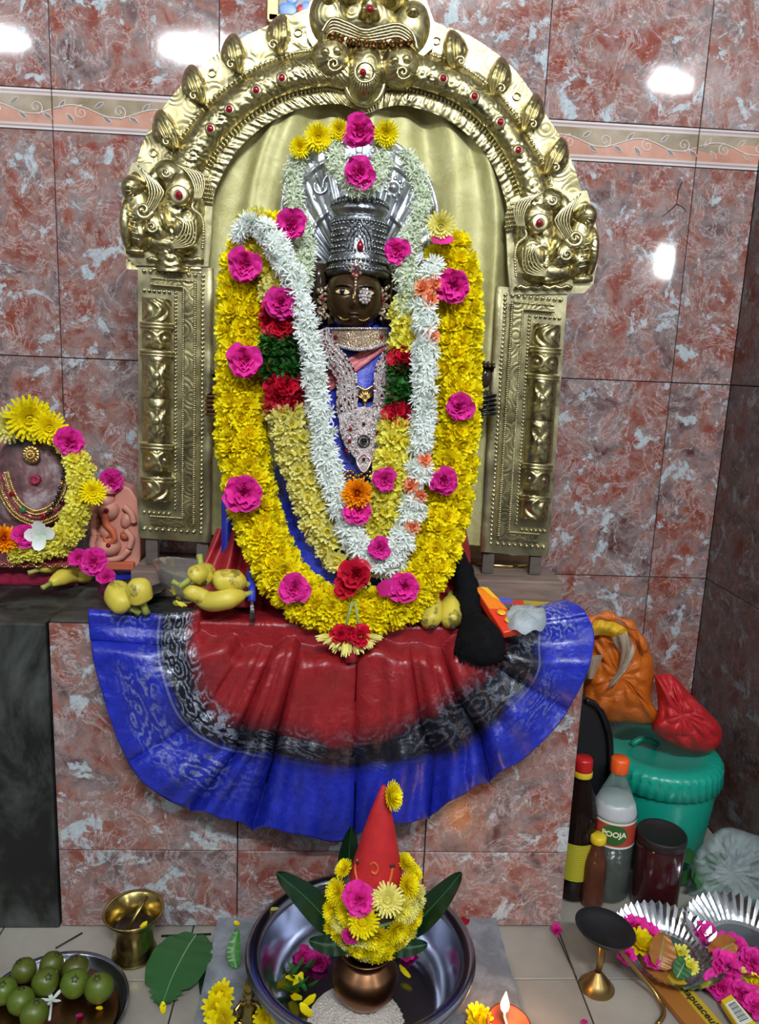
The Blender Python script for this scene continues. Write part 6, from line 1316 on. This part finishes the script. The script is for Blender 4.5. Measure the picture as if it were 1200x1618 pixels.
for i, (px, py, s_, lb) in enumerate(((356, 1572, 1.0, 'uppermost yellow chrysanthemum beside the tiny brass idol'), (348, 1592, 1.0, 'yellow chrysanthemum left of the tiny brass idol'), (360, 1610, 1.1, 'yellow chrysanthemum at the lower left of the tiny brass idol'), (412, 1608, .9, 'yellow chrysanthemum right of the tiny brass idol'), (430, 1620, .9, 'yellow chrysanthemum cut by the bottom edge right of the brass idol'))):
    p = az(px, py, SZ + .030 - .004 * i); o = put('yellow', p + Vector((-.006, 0, 0)) * (i < 3) + Vector((.006, 0, 0)) * (i > 2), Vector((ru(-.4, .4), -1, .8)), None, s_ * .95, 'chrysanthemum'); tag(o, lb, 'flower')
# clay lamp
fp = az(797, 1612, .03); t = thing('clay_lamp', 'small red clay oil lamp with a burning wick on the stone slab', 'oil lamp', (fp.x, fp.y, SZ))
lc = Vector((fp.x + .003, fp.y - .012, SZ)); obj('dish', mb().lathe([(.0001, 0), (.016, 0), (.027, .012), (.030, .020), (.028, .020), (.024, .012), (.0001, .006)], lc, 32, None, lambda a, r, z: 1 + .12 * max(0, cos(a - 1.6)) ** 8), M['clay_dark'], t)
wk = Vector((fp.x, fp.y, SZ + .018)); obj('wick', mb().tube([lc + Vector((0, 0, .010)), wk, wk + Vector((0, .002, .008))], .0022, 6), M['line_white'], t)
obj('flame', mb().tube([wk + Vector((0, .002, z)) for z in (.006, .010, .016, .022, .028, .034, .038)], [.0022, .0050, .0062, .0052, .0034, .0016, .0004], 12), M['flame'], t)
l = bpy.data.lights.new('flame_light', 'POINT'); l.energy = .42; l.color = (1, .42, .13); l.shadow_soft_size = .008; lo = bpy.data.objects.new('flame_light', l); COL.objects.link(lo); lo.location = wk + Vector((0, -.002, .030))
p = az(757, 1612, SZ + .01); tag(put('yellow', p, Vector((0, -.5, 1)), None, 1.0, 'chrysanthemum'), 'yellow chrysanthemum just left of the burning clay lamp', 'flower')
# brass stand with black dish
fb = az(943, 1560, 0); t = thing('incense_stand', 'brass stand with conical foot carrying a black soot-covered dish', 'incense burner', (fb.x, fb.y, 0)); dc = az(956, 1468, .108)
obj('foot', mb().lathe([(.0001, 0), (.026, .0), (.0265, .002), (.017, .013), (.005, .028)], (fb.x, fb.y, 0), 48, None, lambda a, r, z: 1), M['brass_dull'], t)
obj('stem', mb().tube([(fb.x, fb.y, .026), (fb.x + .002, fb.y + .001, .045), (dc.x, dc.y + .006, .095)], [.0045, .0055, .007], 14), M['brass_dull'], t)
obj('dish', mb().lathe([(.0001, -.012), (.020, -.010), (.036, -.002), (.043, .006), (.044, .007), (.042, .008), (.034, .001), (.0001, -.004)], (dc.x, dc.y, .104), 48, Matrix.Rotation(.10, 3, 'Y')), M['black'], t)
hp = [(968, 1478, .085), (985, 1508, .06), (1012, 1540, .035), (1038, 1572, .014), (1050, 1600, .006), (1040, 1618, .006)]
obj('handle', mb().tube([az(*p) for p in cr(hp, 24)], .0032, 8), M['brass_dull'], t)
# foil plates
def foilplate(label, c, R, tilt):
    t = thing('foil_plate', label, 'foil plate', c)
    def f(u, v):
        a = u * 2 * pi; r = R * v; z = 0 if v < .6 else .028 * ((v - .6) / .4) ** .8; k_ = (v - .55) / .45 if v > .55 else 0; w = 1 - 2 * abs((u * 44) % 1 * 2 - 1)
        return Vector(c) + tilt @ Vector((r * (1 + .012 * w * k_) * cos(a), r * (1 + .012 * w * k_) * sin(a), z + .0030 * w * k_))
    obj('plate', mb().grid(f, 352, 16, True), M['foil'], t, smooth=False)
    return t
c1 = az(1055, 1505, .02); c1.z = .012; foilplate('crimped silver foil plate of flowers behind the black dish', c1, .086, Matrix.Rotation(.06, 3, 'X'))
c2 = az(1178, 1500, .02); c2 = Vector((c2.x + .006, c2.y + .01, .014)); foilplate('crimped silver foil plate of pink petals at the right edge of the picture', c2, .092, Matrix.Rotation(.03, 3, 'X'))
random.seed(101)
for kind, px, py, s_, lb in (('pink', 1005, 1465, .95, 'magenta rose at the back of the nearer foil plate'), ('pink', 1026, 1478, .8, 'magenta rose beside the yellow flower on the nearer foil plate'), ('yellow', 1010, 1492, 1.25, 'yellow flower at the left of the nearer foil plate'), ('pink', 990, 1510, .8, 'pink flower at the front left of the nearer foil plate'),
                             ('lemon', 1075, 1508, .8, 'small yellow flower right of the brown leaf on the nearer foil plate'), ('lemon', 1090, 1528, .75, 'small yellow flower at the front right of the nearer foil plate'), ('pink', 1032, 1520, .55, 'small pink flower low on the nearer foil plate'),
                             ('pink', 1118, 1478, .95, 'magenta rose at the far left of the right foil plate'), ('pink', 1160, 1500, 1.15, 'largest magenta rose at the centre of the right foil plate'), ('pink', 1190, 1520, 1.0, 'magenta rose at the right edge of the right foil plate'), ('pink', 1150, 1530, 1.1, 'pink rose in front on the right foil plate'),
                             ('lemon', 1165, 1542, 1.0, 'yellow flower before the right foil plate'), ('pink', 1140, 1560, 1.05, 'magenta rose in front of the right foil plate, leftmost'), ('pink', 1175, 1572, 1.05, 'magenta rose in front of the right foil plate, nearest the yellow packet'), ('yellow', 1198, 1560, .9, 'yellow flower at the lower right picture edge'), ('pink', 1195, 1590, .8, 'pink flower lowest at the right picture edge')):
    p = az(px, py, .030 if py < 1540 else .016); nm = 'pink_rose' if kind == 'pink' else 'chrysanthemum'; tag(put(kind, p, Vector((ru(-.3, .3), -.5, 1)), None, s_, nm), lb, 'flower')
leaf('brown_leaf', 'curled orange-brown leaf standing in the nearer foil plate', 'leaf', [az(1040, 1530, .024), az(1045, 1505, .040), az(1050, 1478, .050)], .045, 'box_brown', Vector((0, -1, .4)))
leaf('brown_leaf', 'curled orange-brown leaf in the right foil plate', 'leaf', [az(1130, 1510, .03), az(1142, 1500, .045), az(1160, 1490, .045)], .040, 'box_brown', Vector((0, -1, .6)))
leaf('green_leaf', 'small round green leaf in the nearer foil plate', 'leaf', [az(1070, 1545, .024), az(1078, 1530, .032), az(1085, 1515, .036)], .026, 'leaf', Vector((0, -.6, 1)))
# incense packet with lettering and yellow packet with a barcode
A_, B_, C_, D_ = az(1060, 1568, .012), az(1100, 1562, .012), az(1180, 1660, .012), az(1120, 1660, .012); A2, B2 = az(1003, 1520, .012), az(1050, 1512, .012)
t = thing('incense_packet', 'long brown and yellow incense packet pointing from the foil plate to the bottom edge', 'packet', A_); slab('carton', None, None, [A2, B2, C_, D_], .010, M['box_brown'], t)
f2 = lambda s, v: (A2.lerp(D_, v)).lerp(B2.lerp(C_, v), s) + Vector((0, 0, .0004)); slab('gold_side', None, None, [f2(.58, .22), f2(.98, .12), f2(.98, .99), f2(.55, .99)], .0006, M['box_gold'], t, 0)
dv = (C_ - B2).normalized(); dn = Vector((-dv.y, dv.x, 0)); o0 = f2(.76, .55) + Vector((0, 0, .001))
text('mapuaceui', .017, t, lambda x, y, z: o0 + dv * x + dn * y + Vector((0, 0, z)), 'black_print', bold=.0003)
q4 = [az(1140, 1580, .02), az(1156, 1570, .02), az(1215, 1640, .02), az(1185, 1650, .02)]
t = thing('yellow_packet', 'yellow printed packet with a white barcode label at the lower right', 'packet', q4[0]); slab('pouch', None, None, q4, .010, M['cap_yellow'], t)
f3 = lambda s, v: q4[0].lerp(q4[3], v).lerp(q4[1].lerp(q4[2], v), s) + Vector((0, 0, .0006)); slab('barcode_label', None, None, [f3(.08, .12), f3(.92, .12), f3(.92, .62), f3(.08, .62)], .0005, M['label_white'], t, 0)
b = mb()
for k in range(13): v0 = .17 + .40 * k / 13; e = f3(.22, v0) + Vector((0, 0, .0004)); g = f3(.80, v0) + Vector((0, 0, .0004)); w_ = (f3(.22, v0 + (.012 if k % 3 else .02)) - f3(.22, v0)); b.add([e, g, g + w_, e + w_], [(0, 1, 2, 3)])
obj('barcode', b, M['black_print'], t, smooth=False)
# small things on the tiles
t = thing('dried_flower', 'small magenta bud with a thin dark stalk on the tile before the platform corner', 'flower', az(880, 1470, .006)); put('pink', az(880, 1470, .008), Vector((0, -.5, 1)), t, .42)
obj('stalk', mb().tube([az(882, 1480, .004), az(895, 1510, .002), az(912, 1545, .002)], .0009, 5), M['banana_tip'], t)
petals('pink petal alone on the tile near the bottom edge', [(926, 1612)], 'pink', .012, .003); petals('red petal behind the basin rim on the right', [(738, 1452)], 'red_rose', .03, .03, w=.02)
petals('yellow petal on the slab above the small bright green leaf', [(378, 1462)], 'yellow', .010, SZ + .003); petals('white petal on the basin rim at the upper left', [(428, 1436)], 'pale', .014, SZ + BH + .0005)
